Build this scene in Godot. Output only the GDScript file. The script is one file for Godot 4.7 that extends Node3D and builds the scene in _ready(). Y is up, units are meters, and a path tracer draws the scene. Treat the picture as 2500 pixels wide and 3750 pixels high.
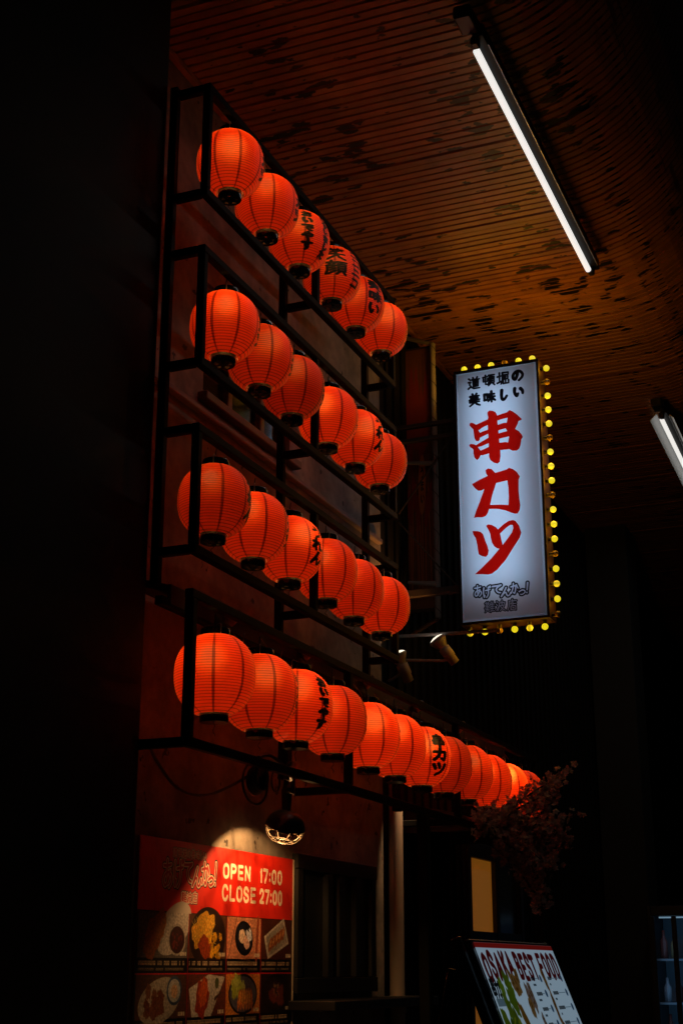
extends Node3D
# A lantern-hung shop front under a slatted canopy at night. Street axis is -Z, shop wall on the -X side.

# ---------------------------------------------------------------- drawing flat print
class Ink:
	var w: int
	var h: int
	var px: PackedByteArray

	func _init(ww: int, hh: int, c: Color) -> void:
		w = ww
		h = hh
		px = PackedByteArray()
		px.resize(w * h * 3)
		rect(0, 0, w, h, c)

	func rect(x0: float, y0: float, x1: float, y1: float, c: Color) -> void:
		var r := int(c.r * 255.0)
		var g := int(c.g * 255.0)
		var b := int(c.b * 255.0)
		for y in range(maxi(0, int(y0)), mini(h, int(y1))):
			var at := (y * w + maxi(0, int(x0))) * 3
			for x in range(maxi(0, int(x0)), mini(w, int(x1))):
				px[at] = r
				px[at + 1] = g
				px[at + 2] = b
				at += 3

	func mixat(x: int, y: int, c: Color, a: float) -> void:
		if x < 0 or y < 0 or x >= w or y >= h:
			return
		var at := (y * w + x) * 3
		px[at] = int(lerpf(px[at], c.r * 255.0, a))
		px[at + 1] = int(lerpf(px[at + 1], c.g * 255.0, a))
		px[at + 2] = int(lerpf(px[at + 2], c.b * 255.0, a))

	func dab(cx: float, cy: float, r: float, c: Color) -> void:
		for y in range(int(floor(cy - r)), int(ceil(cy + r)) + 1):
			for x in range(int(floor(cx - r)), int(ceil(cx + r)) + 1):
				var d := r + 0.5 - Vector2(x - cx, y - cy).length()
				if d > 0.0:
					mixat(x, y, c, minf(d, 1.0))

	func line(p: PackedVector2Array, r0: float, r1: float, c: Color) -> void:
		var total := 0.0
		for i in range(1, p.size()):
			total += p[i].distance_to(p[i - 1])
		var run := 0.0
		var step := maxf(0.7, minf(r0, r1) * 0.4)
		for i in range(1, p.size()):
			var l := p[i].distance_to(p[i - 1])
			var n := maxi(1, int(ceil(l / step)))
			for k in n + 1:
				var q := p[i - 1].lerp(p[i], float(k) / n)
				dab(q.x, q.y, lerpf(r0, r1, (run + l * k / n) / maxf(total, 0.01)), c)
			run += l

	func poly(p: PackedVector2Array, c: Color) -> void:
		var lo := 1e9
		var hi := -1e9
		for q in p:
			lo = minf(lo, q.y)
			hi = maxf(hi, q.y)
		for y in range(maxi(0, int(lo)), mini(h - 1, int(hi)) + 1):
			var xs := []
			for i in p.size():
				var a := p[i]
				var b := p[(i + 1) % p.size()]
				if (a.y <= y + 0.5) != (b.y <= y + 0.5):
					xs.append(a.x + (y + 0.5 - a.y) / (b.y - a.y) * (b.x - a.x))
			xs.sort()
			for k in range(0, xs.size() - 1, 2):
				var x0: float = xs[k]
				var x1: float = xs[k + 1]
				for x in range(int(floor(x0)), int(ceil(x1)) + 1):
					mixat(x, y, c, clampf(minf(x + 1.0 - x0, x1 - x), 0.0, 1.0))

	func polys(s: String, c: Color, k := 1.0, off := Vector2.ZERO) -> void:
		var p := PackedVector2Array()
		for t in s.split(" "):
			var v := t.split(",")
			p.append(Vector2(v[0].to_float(), v[1].to_float()) * k + off)
		poly(p, c)

	func ell(cx: float, cy: float, rx: float, ry: float, rot: float, c: Color, rough := 0.0, sd := 1) -> void:
		var rr := maxf(rx, ry) * (1.0 + rough)
		var co := cos(rot)
		var si := sin(rot)
		for y in range(int(cy - rr), int(cy + rr) + 1):
			for x in range(int(cx - rr), int(cx + rr) + 1):
				var dx := x - cx
				var dy := y - cy
				var u := (dx * co + dy * si) / rx
				var v := (-dx * si + dy * co) / ry
				var d := sqrt(u * u + v * v)
				if rough > 0.0:
					var an := atan2(v, u)
					d /= 1.0 + rough * 0.5 * (sin(an * 5.0 + sd) + sin(an * 9.0 + sd * 2.3) * 0.7)
				if d < 1.0:
					mixat(x, y, c, clampf((1.0 - d) * minf(rx, ry), 0.0, 1.0))

	func speckle(x0: int, y0: int, x1: int, y1: int, n: int, c: Color, r: float, rng: RandomNumberGenerator) -> void:
		for i in n:
			dab(rng.randf_range(x0, x1), rng.randf_range(y0, y1), r * rng.randf_range(0.4, 1.3), c)

	func write(strokes: String, x: float, y: float, ww: float, hh: float, r: float, c: Color, taper := 0.8) -> void:
		if strokes == "":
			return
		for st in strokes.split(";"):
			var curve := st.begins_with("~")
			var pts := PackedVector2Array()
			for t in st.trim_prefix("~").split(" ", false):
				var v := t.split(",")
				pts.append(Vector2(x + v[0].to_float() * ww / 100.0, y + v[1].to_float() * hh / 100.0))
			if curve and pts.size() > 2:
				var fine := PackedVector2Array()
				for i in pts.size() - 1:
					var a := pts[maxi(0, i - 1)]
					var b := pts[i]
					var d := pts[i + 1]
					var e := pts[mini(pts.size() - 1, i + 2)]
					for k in 7:
						fine.append(b.cubic_interpolate(d, a, e, k / 7.0))
				fine.append(pts[pts.size() - 1])
				pts = fine
			line(pts, r, r * taper, c)

	func image() -> Image:
		return Image.create_from_data(w, h, false, Image.FORMAT_RGB8, px)

	func tex() -> ImageTexture:
		return ImageTexture.create_from_image(image())


var GLYPH := {
	"の": "~48,26 45,50 30,78 13,66 14,38 38,14 68,14 90,38 86,66 60,90",
	"い": "~18,18 16,48 26,76 36,84 44,66;~68,24 84,44 86,66",
	"し": "~32,8 28,50 34,84 56,90 86,62",
	"美": "34,5 42,17;67,5 58,17;14,22 86,22;22,36 78,36;50,22 50,50;10,50 90,50;12,66 88,66;50,52 44,74 12,95;54,68 68,84 92,95",
	"味": "10,26 10,76;10,26 34,26 34,74;10,74 34,74;46,30 92,30;42,52 96,52;69,7 69,94;66,54 56,72 42,86;72,54 83,72 98,84",
	"道": "44,6 50,17;80,5 72,17;34,22 98,22;64,22 58,32;46,34 46,76;46,34 86,34 86,76;46,48 86,48;46,62 86,62;46,76 86,76;10,12 22,24;6,40 24,40 14,58 26,72;4,90 24,76 50,92 98,92",
	"頓": "6,24 44,20;10,38 10,58 44,58;44,36 44,58;27,9 27,80 46,86 48,70;52,12 98,12;76,12 70,26;58,28 58,74;58,28 94,28 94,74;58,43 94,43;58,58 94,58;58,73 94,73;66,78 50,95;84,78 98,95",
	"堀": "4,38 36,34;21,10 21,80;2,86 38,74;46,12 94,12 94,30;46,30 94,30;46,12 44,62 32,96;71,36 71,94;54,42 54,62 90,62;90,42 90,62;50,72 50,94 96,94;96,72 96,94",
	"串": "50,3 50,98;22,17 78,15 76,36;22,17 24,38;22,37 78,36;14,54 86,53 82,76;14,54 20,78;18,76 84,75",
	"カ": "12,32 86,30;86,30 82,76 74,92 58,82;48,6 46,40 36,68 10,94",
	"ツ": "10,22 22,50;40,14 52,44;88,16 80,52 62,76 32,94",
	"あ": "~14,26 50,25 82,20;~46,7 44,44 50,84;~72,40 58,70 32,90 16,78 24,58 54,46 84,56 88,76 66,94",
	"げ": "~16,12 10,50 18,92 26,74;36,36 88,30;~68,10 69,54 62,78 44,95;80,5 86,17;92,2 97,13",
	"て": "~10,20 50,18 90,13;~90,13 54,36 45,60 62,84 84,90",
	"ん": "~54,6 34,48 8,94 34,62 50,56 56,76 66,92 82,86 94,60",
	"か": "~10,34 50,28 66,32 62,68 50,92 38,82;~40,6 34,46 12,90;~74,20 92,50",
	"っ": "~10,40 54,16 88,30 88,66 50,92 30,86",
	"!": "60,4 46,66;38,90 40,92",
	"難": "6,16 48,16;20,5 20,26;36,5 36,26;12,30 44,30 44,46;12,30 12,46;12,46 44,46;4,58 52,58;8,71 48,71;28,30 28,72;28,72 6,95;30,74 50,94;67,5 55,32;60,26 60,97;82,6 77,22;60,28 98,28;60,47 95,47;60,66 95,66;60,88 99,88;78,28 78,88",
	"波": "10,10 22,22;4,38 18,48;6,94 24,60;36,26 94,26 88,42;36,26 34,60 22,94;65,7 65,50;42,50 86,50 70,78 44,96;48,58 70,82 97,96",
	"店": "54,3 54,14;18,18 96,18;20,18 18,60 4,96;56,26 56,60;56,43 90,43;36,62 36,96;36,62 86,62 86,96;36,92 86,92",
	"お": "~12,30 68,26;~40,6 40,80 26,92 14,78 40,54 72,50 86,66 72,90 54,86;~74,16 92,32",
	"で": "~10,22 88,15;~88,15 54,36 45,58 60,82 82,88;70,44 77,55;84,38 91,49",
	"や": "~8,48 50,28 82,26 90,42 76,56 58,53;~54,6 60,24;~28,24 40,56 56,96",
	"す": "~6,26 94,24;~56,4 56,60 40,70 34,54 50,44 59,58 54,82 32,98",
	"ご": "~22,22 74,20;~16,60 26,84 82,80;82,4 87,15;92,2 97,12",
	"食": "50,3 30,22 6,38;50,3 72,22 96,38;50,20 50,30;28,34 72,34;28,34 28,94 46,84;72,34 72,60;28,47 72,47;28,60 72,60;78,66 58,76;46,62 94,96",
	"ま": "~14,24 86,22;~18,44 82,42;~50,4 50,78 36,92 18,80 40,66 86,90",
	"た": "~8,28 54,24;~36,6 28,50 8,94;~54,44 86,42;~50,72 56,90 92,88",
	"う": "~36,8 62,18;~18,42 60,30 82,48 72,78 34,97",
	"れ": "~28,5 28,97;~6,34 32,30 6,78 44,42 62,34 65,62 70,88 94,80",
	"ニ": "20,26 80,26;6,80 94,80",
	"コ": "14,22 86,22 86,84;10,84 90,84",
	"笑": "24,3 12,20;20,12 47,12;32,14 37,24;63,3 54,20;58,12 94,12;75,14 80,24;62,29 20,38;8,55 92,55;50,36 46,68 8,97;52,57 66,82 94,97",
	"顔": "26,3 26,12;6,16 50,16;17,22 22,32;41,20 34,32;6,37 52,37;9,37 8,70 0,95;40,44 18,56;45,58 18,72;47,74 12,94;56,10 99,10;77,10 72,24;60,27 60,74;60,27 95,27 95,74;60,42 95,42;60,58 95,58;60,74 95,74;68,79 52,97;84,79 99,97",
	"O": "~50,6 22,18 14,50 22,82 50,94 78,82 86,50 78,18 50,6",
	"P": "20,94 20,6;~20,7 60,7 82,18 82,40 60,52 20,53",
	"E": "80,7 20,7 20,93 82,93;20,49 74,49",
	"N": "18,94 18,6 82,94 82,6",
	"C": "~84,26 66,8 36,8 16,32 16,68 36,92 66,92 84,72",
	"L": "20,6 20,93 82,93",
	"S": "~80,24 60,7 32,8 18,26 30,44 66,54 82,74 64,92 34,93 16,74",
	"A": "8,94 50,6 92,94;24,64 76,64",
	"K": "20,6 20,94;82,6 20,58;40,44 84,94",
	"B": "20,7 20,93;~20,7 66,8 78,26 66,46 20,48;~20,48 72,50 86,72 70,92 20,93",
	"T": "8,7 92,7;50,7 50,94",
	"F": "20,94 20,7 82,7;20,49 72,49",
	"D": "20,7 20,93;~20,7 60,9 84,34 84,66 60,91 20,93",
	"1": "26,26 54,7 54,94",
	"7": "14,8 84,8 40,94",
	"2": "~18,28 34,8 66,8 80,28 66,54 18,92;18,92 84,92",
	"0": "~50,6 24,18 18,50 24,82 50,94 76,82 82,50 76,18 50,6",
	":": "50,32 50,34;50,76 50,78",
}

var rng := RandomNumberGenerator.new()
var names := {}
var black_steel: StandardMaterial3D
var dark_plastic: StandardMaterial3D
var wire_metal: StandardMaterial3D
var pvc: StandardMaterial3D
var cord_rubber: StandardMaterial3D


# ---------------------------------------------------------------- nodes
func numbered(called: String) -> String:
	var n: int = names.get(called, 0)
	names[called] = n + 1
	return called if n == 0 else "%s_%03d" % [called, n]


func thing(called: String, label: String, category: String, at := Vector3.ZERO, group := "") -> Node3D:
	var o := Node3D.new()
	o.name = numbered(called)
	add_child(o)
	o.position = at
	tag(o, label, category, group)
	return o


func tag(o: Node, label: String, category: String, group := "") -> void:
	o.set_meta("label", label)
	o.set_meta("category", category)
	if group != "":
		o.set_meta("group", group)


func part(called: String, mesh: Mesh, m: Material, parent: Node) -> MeshInstance3D:
	var o := MeshInstance3D.new()
	o.name = called
	o.mesh = mesh
	o.material_override = m
	o.cast_shadow = GeometryInstance3D.SHADOW_CASTING_SETTING_ON
	parent.add_child(o, true)
	return o


func struct(called: String, mesh: Mesh, m: Material, label: String) -> MeshInstance3D:
	var o := MeshInstance3D.new()
	o.name = numbered(called)
	o.mesh = mesh
	o.material_override = m
	add_child(o)
	o.set_meta("kind", "structure")
	o.set_meta("label", label)
	return o


func mat(albedo: Color, rough := 0.6, metal := 0.0) -> StandardMaterial3D:
	var m := StandardMaterial3D.new()
	m.albedo_color = albedo.linear_to_srgb()
	m.roughness = rough
	m.metallic = metal
	return m


func glow(c: Color, energy: float) -> StandardMaterial3D:
	var m := mat(Color(0.5, 0.5, 0.5), 0.4)
	m.emission_enabled = true
	m.emission = c.linear_to_srgb()
	m.emission_energy_multiplier = energy
	return m


# ---------------------------------------------------------------- shapes
func start() -> SurfaceTool:
	var st := SurfaceTool.new()
	st.begin(Mesh.PRIMITIVE_TRIANGLES)
	st.set_smooth_group(-1)
	return st


func done(st: SurfaceTool) -> ArrayMesh:
	st.generate_normals()
	return st.commit()


func quad(st: SurfaceTool, a: Vector3, b: Vector3, c: Vector3, d: Vector3, out := Vector3.ZERO) -> void:
	# a..d round the face; turned so that it faces «out»
	var n := (b - a).cross(c - a) + (c - a).cross(d - a)
	if out != Vector3.ZERO and n.dot(out) > 0.0:
		var s := b
		b = d
		d = s
	for v: Vector3 in [a, b, c, a, c, d]:
		st.add_vertex(v)


func add_box(st: SurfaceTool, c: Vector3, s: Vector3, bev := 0.0, turn := Basis()) -> void:
	var h := s / 2.0
	var e := minf(bev, minf(h.x, minf(h.y, h.z)) * 0.6)
	st.set_smooth_group(-1)
	var ax := [Vector3.RIGHT, Vector3.UP, Vector3.BACK]
	for i in 3:
		var j := (i + 1) % 3
		var k := (i + 2) % 3
		for sg: float in [-1.0, 1.0]:
			var n: Vector3 = ax[i] * sg
			var o: Vector3 = n * h[i]
			var u: Vector3 = ax[j] * (h[j] - e)
			var v: Vector3 = ax[k] * (h[k] - e)
			quad(st, c + turn * (o - u - v), c + turn * (o + u - v), c + turn * (o + u + v), c + turn * (o - u + v), turn * n)
	if e <= 0.0:
		return
	for i in 3:
		var j := (i + 1) % 3
		var k := (i + 2) % 3
		for sj: float in [-1.0, 1.0]:
			for sk: float in [-1.0, 1.0]:
				var w: Vector3 = ax[i] * (h[i] - e)
				var p: Vector3 = ax[j] * sj * h[j] + ax[k] * sk * (h[k] - e)
				var q: Vector3 = ax[j] * sj * (h[j] - e) + ax[k] * sk * h[k]
				quad(st, c + turn * (p - w), c + turn * (p + w), c + turn * (q + w), c + turn * (q - w), turn * (ax[j] * sj + ax[k] * sk))
	for sx: float in [-1.0, 1.0]:
		for sy: float in [-1.0, 1.0]:
			for sz: float in [-1.0, 1.0]:
				var a := c + turn * Vector3(sx * h.x, sy * (h.y - e), sz * (h.z - e))
				var b := c + turn * Vector3(sx * (h.x - e), sy * h.y, sz * (h.z - e))
				var d := c + turn * Vector3(sx * (h.x - e), sy * (h.y - e), sz * h.z)
				var out := turn * Vector3(sx, sy, sz)
				if (b - a).cross(d - a).dot(out) > 0.0:
					var t := b
					b = d
					d = t
				st.add_vertex(a)
				st.add_vertex(b)
				st.add_vertex(d)


func box_mesh(c: Vector3, s: Vector3, bev := 0.004, turn := Basis()) -> ArrayMesh:
	var st := start()
	add_box(st, c, s, bev, turn)
	return done(st)


func add_tube(st: SurfaceTool, p: PackedVector3Array, r: float, sides := 8, r1 := -1.0) -> void:
	if r1 < 0.0:
		r1 = r
	st.set_smooth_group(0)
	var rings := []
	var up := Vector3.UP
	for i in p.size():
		var d := (p[mini(i + 1, p.size() - 1)] - p[maxi(i - 1, 0)]).normalized()
		if absf(d.dot(up)) > 0.95:
			up = Vector3.RIGHT if absf(d.x) < 0.9 else Vector3.BACK
		var u := d.cross(up).normalized()
		var v := d.cross(u).normalized()
		up = -v if v.dot(up) < 0.0 else v
		v = up
		u = v.cross(d).normalized()
		var rr := lerpf(r, r1, float(i) / maxi(1, p.size() - 1))
		var ring := PackedVector3Array()
		for k in sides:
			var a := TAU * k / sides
			ring.append(p[i] + u * cos(a) * rr + v * sin(a) * rr)
		rings.append(ring)
	for i in p.size() - 1:
		for k in sides:
			var k2 := (k + 1) % sides
			var mid: Vector3 = (rings[i][k] + rings[i + 1][k2]) / 2.0 - (p[i] + p[i + 1]) / 2.0
			quad(st, rings[i][k], rings[i][k2], rings[i + 1][k2], rings[i + 1][k], mid)
	st.set_smooth_group(-1)
	for e in [0, p.size() - 1]:
		var out: Vector3 = p[0] - p[1] if e == 0 else p[e] - p[e - 1]
		for k in sides:
			var a: Vector3 = rings[e][k]
			var b: Vector3 = rings[e][(k + 1) % sides]
			if (a - p[e]).cross(b - p[e]).dot(out) > 0.0:
				var t := a
				a = b
				b = t
			st.add_vertex(p[e])
			st.add_vertex(a)
			st.add_vertex(b)


func tube_mesh(p: PackedVector3Array, r: float, sides := 8) -> ArrayMesh:
	var st := start()
	add_tube(st, p, r, sides)
	return done(st)


func add_lathe(st: SurfaceTool, prof: PackedVector2Array, segs: int, x := Transform3D(), uv := false, smooth := true) -> void:
	# profile (radius, height) from low to high, turned round local Y; u runs with the angle from +Z towards +X, v down
	st.set_smooth_group(0 if smooth else -1)
	var lo := prof[0].y
	var hi := prof[prof.size() - 1].y
	for i in prof.size() - 1:
		for k in segs:
			var c := []
			for t: Vector2i in [Vector2i(k, i), Vector2i(k, i + 1), Vector2i(k + 1, i + 1), Vector2i(k + 1, i)]:
				var a := TAU * t.x / segs
				var q := prof[t.y]
				c.append([x * Vector3(sin(a) * q.x, q.y, cos(a) * q.x), Vector2(float(t.x) / segs, (hi - q.y) / (hi - lo) if hi != lo else 0.0)])
			for n: int in [0, 1, 2, 0, 2, 3]:
				if uv:
					st.set_uv(c[n][1])
				st.add_vertex(c[n][0])


func ball(c: Vector3, r: float, segs := 12, rings := 8) -> ArrayMesh:
	var st := start()
	var prof := PackedVector2Array()
	for i in rings + 1:
		var a := -PI / 2 + PI * i / rings
		prof.append(Vector2(maxf(cos(a) * r, 0.0001), sin(a) * r))
	add_lathe(st, prof, segs, Transform3D(Basis(), c))
	return done(st)


func curve(p: PackedVector3Array, n := 6) -> PackedVector3Array:
	var out := PackedVector3Array()
	for i in p.size() - 1:
		for k in n:
			out.append(p[i].cubic_interpolate(p[i + 1], p[maxi(i - 1, 0)], p[mini(i + 2, p.size() - 1)], float(k) / n))
	out.append(p[p.size() - 1])
	return out


func noise(sd: int, freq: float, oct := 4) -> FastNoiseLite:
	var n := FastNoiseLite.new()
	n.seed = sd
	n.frequency = freq
	n.noise_type = FastNoiseLite.TYPE_SIMPLEX_SMOOTH
	n.fractal_octaves = oct
	return n


# ---------------------------------------------------------------- the scene
func _ready() -> void:
	rng.seed = 20
	# camera
	var cam := Camera3D.new()
	cam.name = "camera"
	add_child(cam)
	cam.position = Vector3(0, 1.45, 0)
	cam.rotation_degrees = Vector3(17.888, 22.592, 0)
	cam.fov = 39.78
	cam.near = 0.05
	cam.far = 300.0
	cam.current = true
	# night sky
	var we := WorldEnvironment.new()
	we.name = "environment"
	var e := Environment.new()
	var sky_m := ProceduralSkyMaterial.new()
	sky_m.sky_top_color = Color(0.05, 0.055, 0.06)
	sky_m.sky_horizon_color = Color(0.07, 0.075, 0.07)
	sky_m.ground_bottom_color = Color(0.008, 0.008, 0.008)
	sky_m.ground_horizon_color = Color(0.02, 0.02, 0.022)
	var sky := Sky.new()
	sky.sky_material = sky_m
	e.background_mode = Environment.BG_SKY
	e.sky = sky
	e.background_energy_multiplier = 0.5
	e.tonemap_mode = Environment.TONE_MAPPER_LINEAR
	e.tonemap_exposure = 1.0
	e.sdfgi_enabled = true
	e.ssao_enabled = true
	e.ssil_enabled = true
	we.environment = e
	add_child(we)

	black_steel = mat(Color(0.005, 0.005, 0.005), 0.7)
	black_steel.metallic_specular = 0.2
	dark_plastic = mat(Color(0.012, 0.012, 0.013), 0.35)
	wire_metal = mat(Color(0.35, 0.35, 0.36), 0.35, 0.9)
	pvc = mat(Color(0.24, 0.235, 0.245), 0.5)
	cord_rubber = mat(Color(0.008, 0.008, 0.008), 0.55)

	setting()
	canopy()
	tube_lights()
	racks()
	lanterns()
	lit_sign()
	wall_things()
	street_things()
	small_things()


const WALL_X := -3.2
const CEIL_Y := 5.93


func wall_sheet(st: SurfaceTool, x: float, z0: float, z1: float, y0: float, y1: float, holes: Array) -> void:
	# a wall facing +X with rectangular openings [z_a, z_b, y_a, y_b] (z falling), 0.25 m thick round them
	var zs := [z0, z1]
	var ys := [y0, y1]
	for hl: Array in holes:
		zs.append_array([hl[0], hl[1]])
		ys.append_array([hl[2], hl[3]])
	zs.sort()
	ys.sort()
	for i in zs.size() - 1:
		for j in ys.size() - 1:
			if zs[i + 1] - zs[i] < 0.001 or ys[j + 1] - ys[j] < 0.001:
				continue
			var mz: float = (zs[i] + zs[i + 1]) / 2
			var my: float = (ys[j] + ys[j + 1]) / 2
			var open := false
			for hl: Array in holes:
				open = open or (mz < hl[0] and mz > hl[1] and my > hl[2] and my < hl[3])
			for dx: float in ([0.25] if open else [0.0, 0.25]):
				quad(st, Vector3(x - dx, ys[j], zs[i]), Vector3(x - dx, ys[j + 1], zs[i]), Vector3(x - dx, ys[j + 1], zs[i + 1]), Vector3(x - dx, ys[j], zs[i + 1]), Vector3.RIGHT)
	for hl: Array in holes:
		var c := Vector3(x - 0.1255, (hl[2] + hl[3]) / 2, (hl[0] + hl[1]) / 2)
		var hz: float = (hl[0] - hl[1]) / 2
		var hy: float = (hl[3] - hl[2]) / 2
		for s: float in [-1.0, 1.0]:
			var o := c + Vector3(0, 0, s * hz)
			quad(st, o + Vector3(0.1245, -hy, 0), o + Vector3(0.1245, hy, 0), o + Vector3(-0.1245, hy, 0), o + Vector3(-0.1245, -hy, 0), Vector3(0, 0, -s))
			o = c + Vector3(0, s * hy, 0)
			quad(st, o + Vector3(0.1245, 0, -hz), o + Vector3(0.1245, 0, hz), o + Vector3(-0.1245, 0, hz), o + Vector3(-0.1245, 0, -hz), Vector3(0, -s, 0))


func stained(base: Color, dark: Color, sd: int, blots: float, side := 1024) -> ImageTexture:
	# plaster: mottled, streaked, with small dark blots where the paint has gone
	var a := noise(sd, 0.006, 5).get_seamless_image(side, side)
	var b := noise(sd + 1, 0.03, 3).get_seamless_image(side, side)
	var c := noise(sd + 2, 0.013, 4).get_seamless_image(side, side)
	a.convert(Image.FORMAT_L8)
	b.convert(Image.FORMAT_L8)
	c.convert(Image.FORMAT_L8)
	var da := a.get_data()
	var db := b.get_data()
	var dc := c.get_data()
	var out := PackedByteArray()
	out.resize(side * side * 3)
	var r := RandomNumberGenerator.new()
	r.seed = sd
	for i in side * side:
		var t := 0.72 + 0.42 * (da[i] / 255.0) + 0.18 * (db[i] / 255.0 - 0.5) + r.randf_range(-0.05, 0.05)
		var k := clampf((dc[i] / 255.0 - blots) * 22.0, 0.0, 1.0) * clampf((db[i] / 255.0 - 0.42) * 12.0, 0.0, 1.0)
		out[i * 3] = int(255.0 * clampf(lerpf(base.r * t, dark.r, k), 0, 1))
		out[i * 3 + 1] = int(255.0 * clampf(lerpf(base.g * t, dark.g, k), 0, 1))
		out[i * 3 + 2] = int(255.0 * clampf(lerpf(base.b * t, dark.b, k), 0, 1))
	return ImageTexture.create_from_image(Image.create_from_data(side, side, false, Image.FORMAT_RGB8, out))


func setting() -> void:
	# ground
	var st := start()
	quad(st, Vector3(-60, 0, 60), Vector3(60, 0, 60), Vector3(60, 0, -120), Vector3(-60, 0, -120), Vector3.UP)
	var asphalt := mat(Color(1, 1, 1), 0.8)
	asphalt.albedo_texture = stained(Color(0.27, 0.27, 0.27), Color(0.15, 0.15, 0.15), 91, 0.7, 256)
	asphalt.uv1_triplanar = true
	asphalt.uv1_world_triplanar = true
	asphalt.uv1_scale = Vector3(0.5, 0.5, 0.5)
	struct("ground", done(st), asphalt, "dark asphalt of the street in front of the shop")
	st = start()
	add_box(st, Vector3(-2.1, 0.06, -30), Vector3(2.2, 0.12, 70), 0.01)
	struct("pavement", done(st), mat(Color(0.16, 0.155, 0.15), 0.8), "grey kerbed pavement along the shop front")

	# shop wall behind the racks
	st = start()
	wall_sheet(st, WALL_X, -4.6, -8.36, 0, 6.3, [[-5.86, -6.92, 4.22, 4.86], [-7.05, -8.12, 1.36, 2.0]])
	var plaster := mat(Color(1, 1, 1), 0.85)
	plaster.albedo_texture = stained(Color(0.48, 0.44, 0.395), Color(0.18, 0.15, 0.13), 7, 0.80)
	plaster.uv1_triplanar = true
	plaster.uv1_world_triplanar = true
	plaster.uv1_scale = Vector3(0.4, 0.4, 0.4)
	var wall := thing("concrete_wall", "stained grey plaster wall behind the tiers of red lanterns", "wall")
	part("wall_face", done(st), plaster, wall)

	# darker clad wall further along, with upright ribs
	st = start()
	wall_sheet(st, WALL_X - 0.012, -8.36, -24, 0, 6.3, [[-10.06, -11.5, 0.12, 2.34]])
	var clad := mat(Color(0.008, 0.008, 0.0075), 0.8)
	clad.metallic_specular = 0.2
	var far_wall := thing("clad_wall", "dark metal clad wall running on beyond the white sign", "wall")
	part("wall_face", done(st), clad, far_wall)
	st = start()
	var z := -8.5
	while z > -23.9:
		if z > -10.0 or z < -11.6:
			add_box(st, Vector3(WALL_X - 0.004, 3.1, z), Vector3(0.024, 6.2, 0.045), 0.004)
		else:
			add_box(st, Vector3(WALL_X - 0.004, 4.3, z), Vector3(0.024, 3.8, 0.045), 0.004)
		z -= 0.16
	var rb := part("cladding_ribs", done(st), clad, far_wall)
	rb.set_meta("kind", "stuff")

	# dark pillar at the near end of the racks
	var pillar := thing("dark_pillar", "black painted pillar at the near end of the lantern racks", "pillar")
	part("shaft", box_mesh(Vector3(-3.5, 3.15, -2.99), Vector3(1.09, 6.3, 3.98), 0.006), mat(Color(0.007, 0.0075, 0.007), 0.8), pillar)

	# tall corner post of the far building
	var pst := thing("far_pillar", "narrow dark pillar standing out from the far end of the clad wall", "pillar")
	part("shaft", box_mesh(Vector3(-2.95, 3.1, -14.6), Vector3(0.44, 6.2, 0.5), 0.01), mat(Color(0.012, 0.012, 0.011), 0.8), pst)


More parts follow.
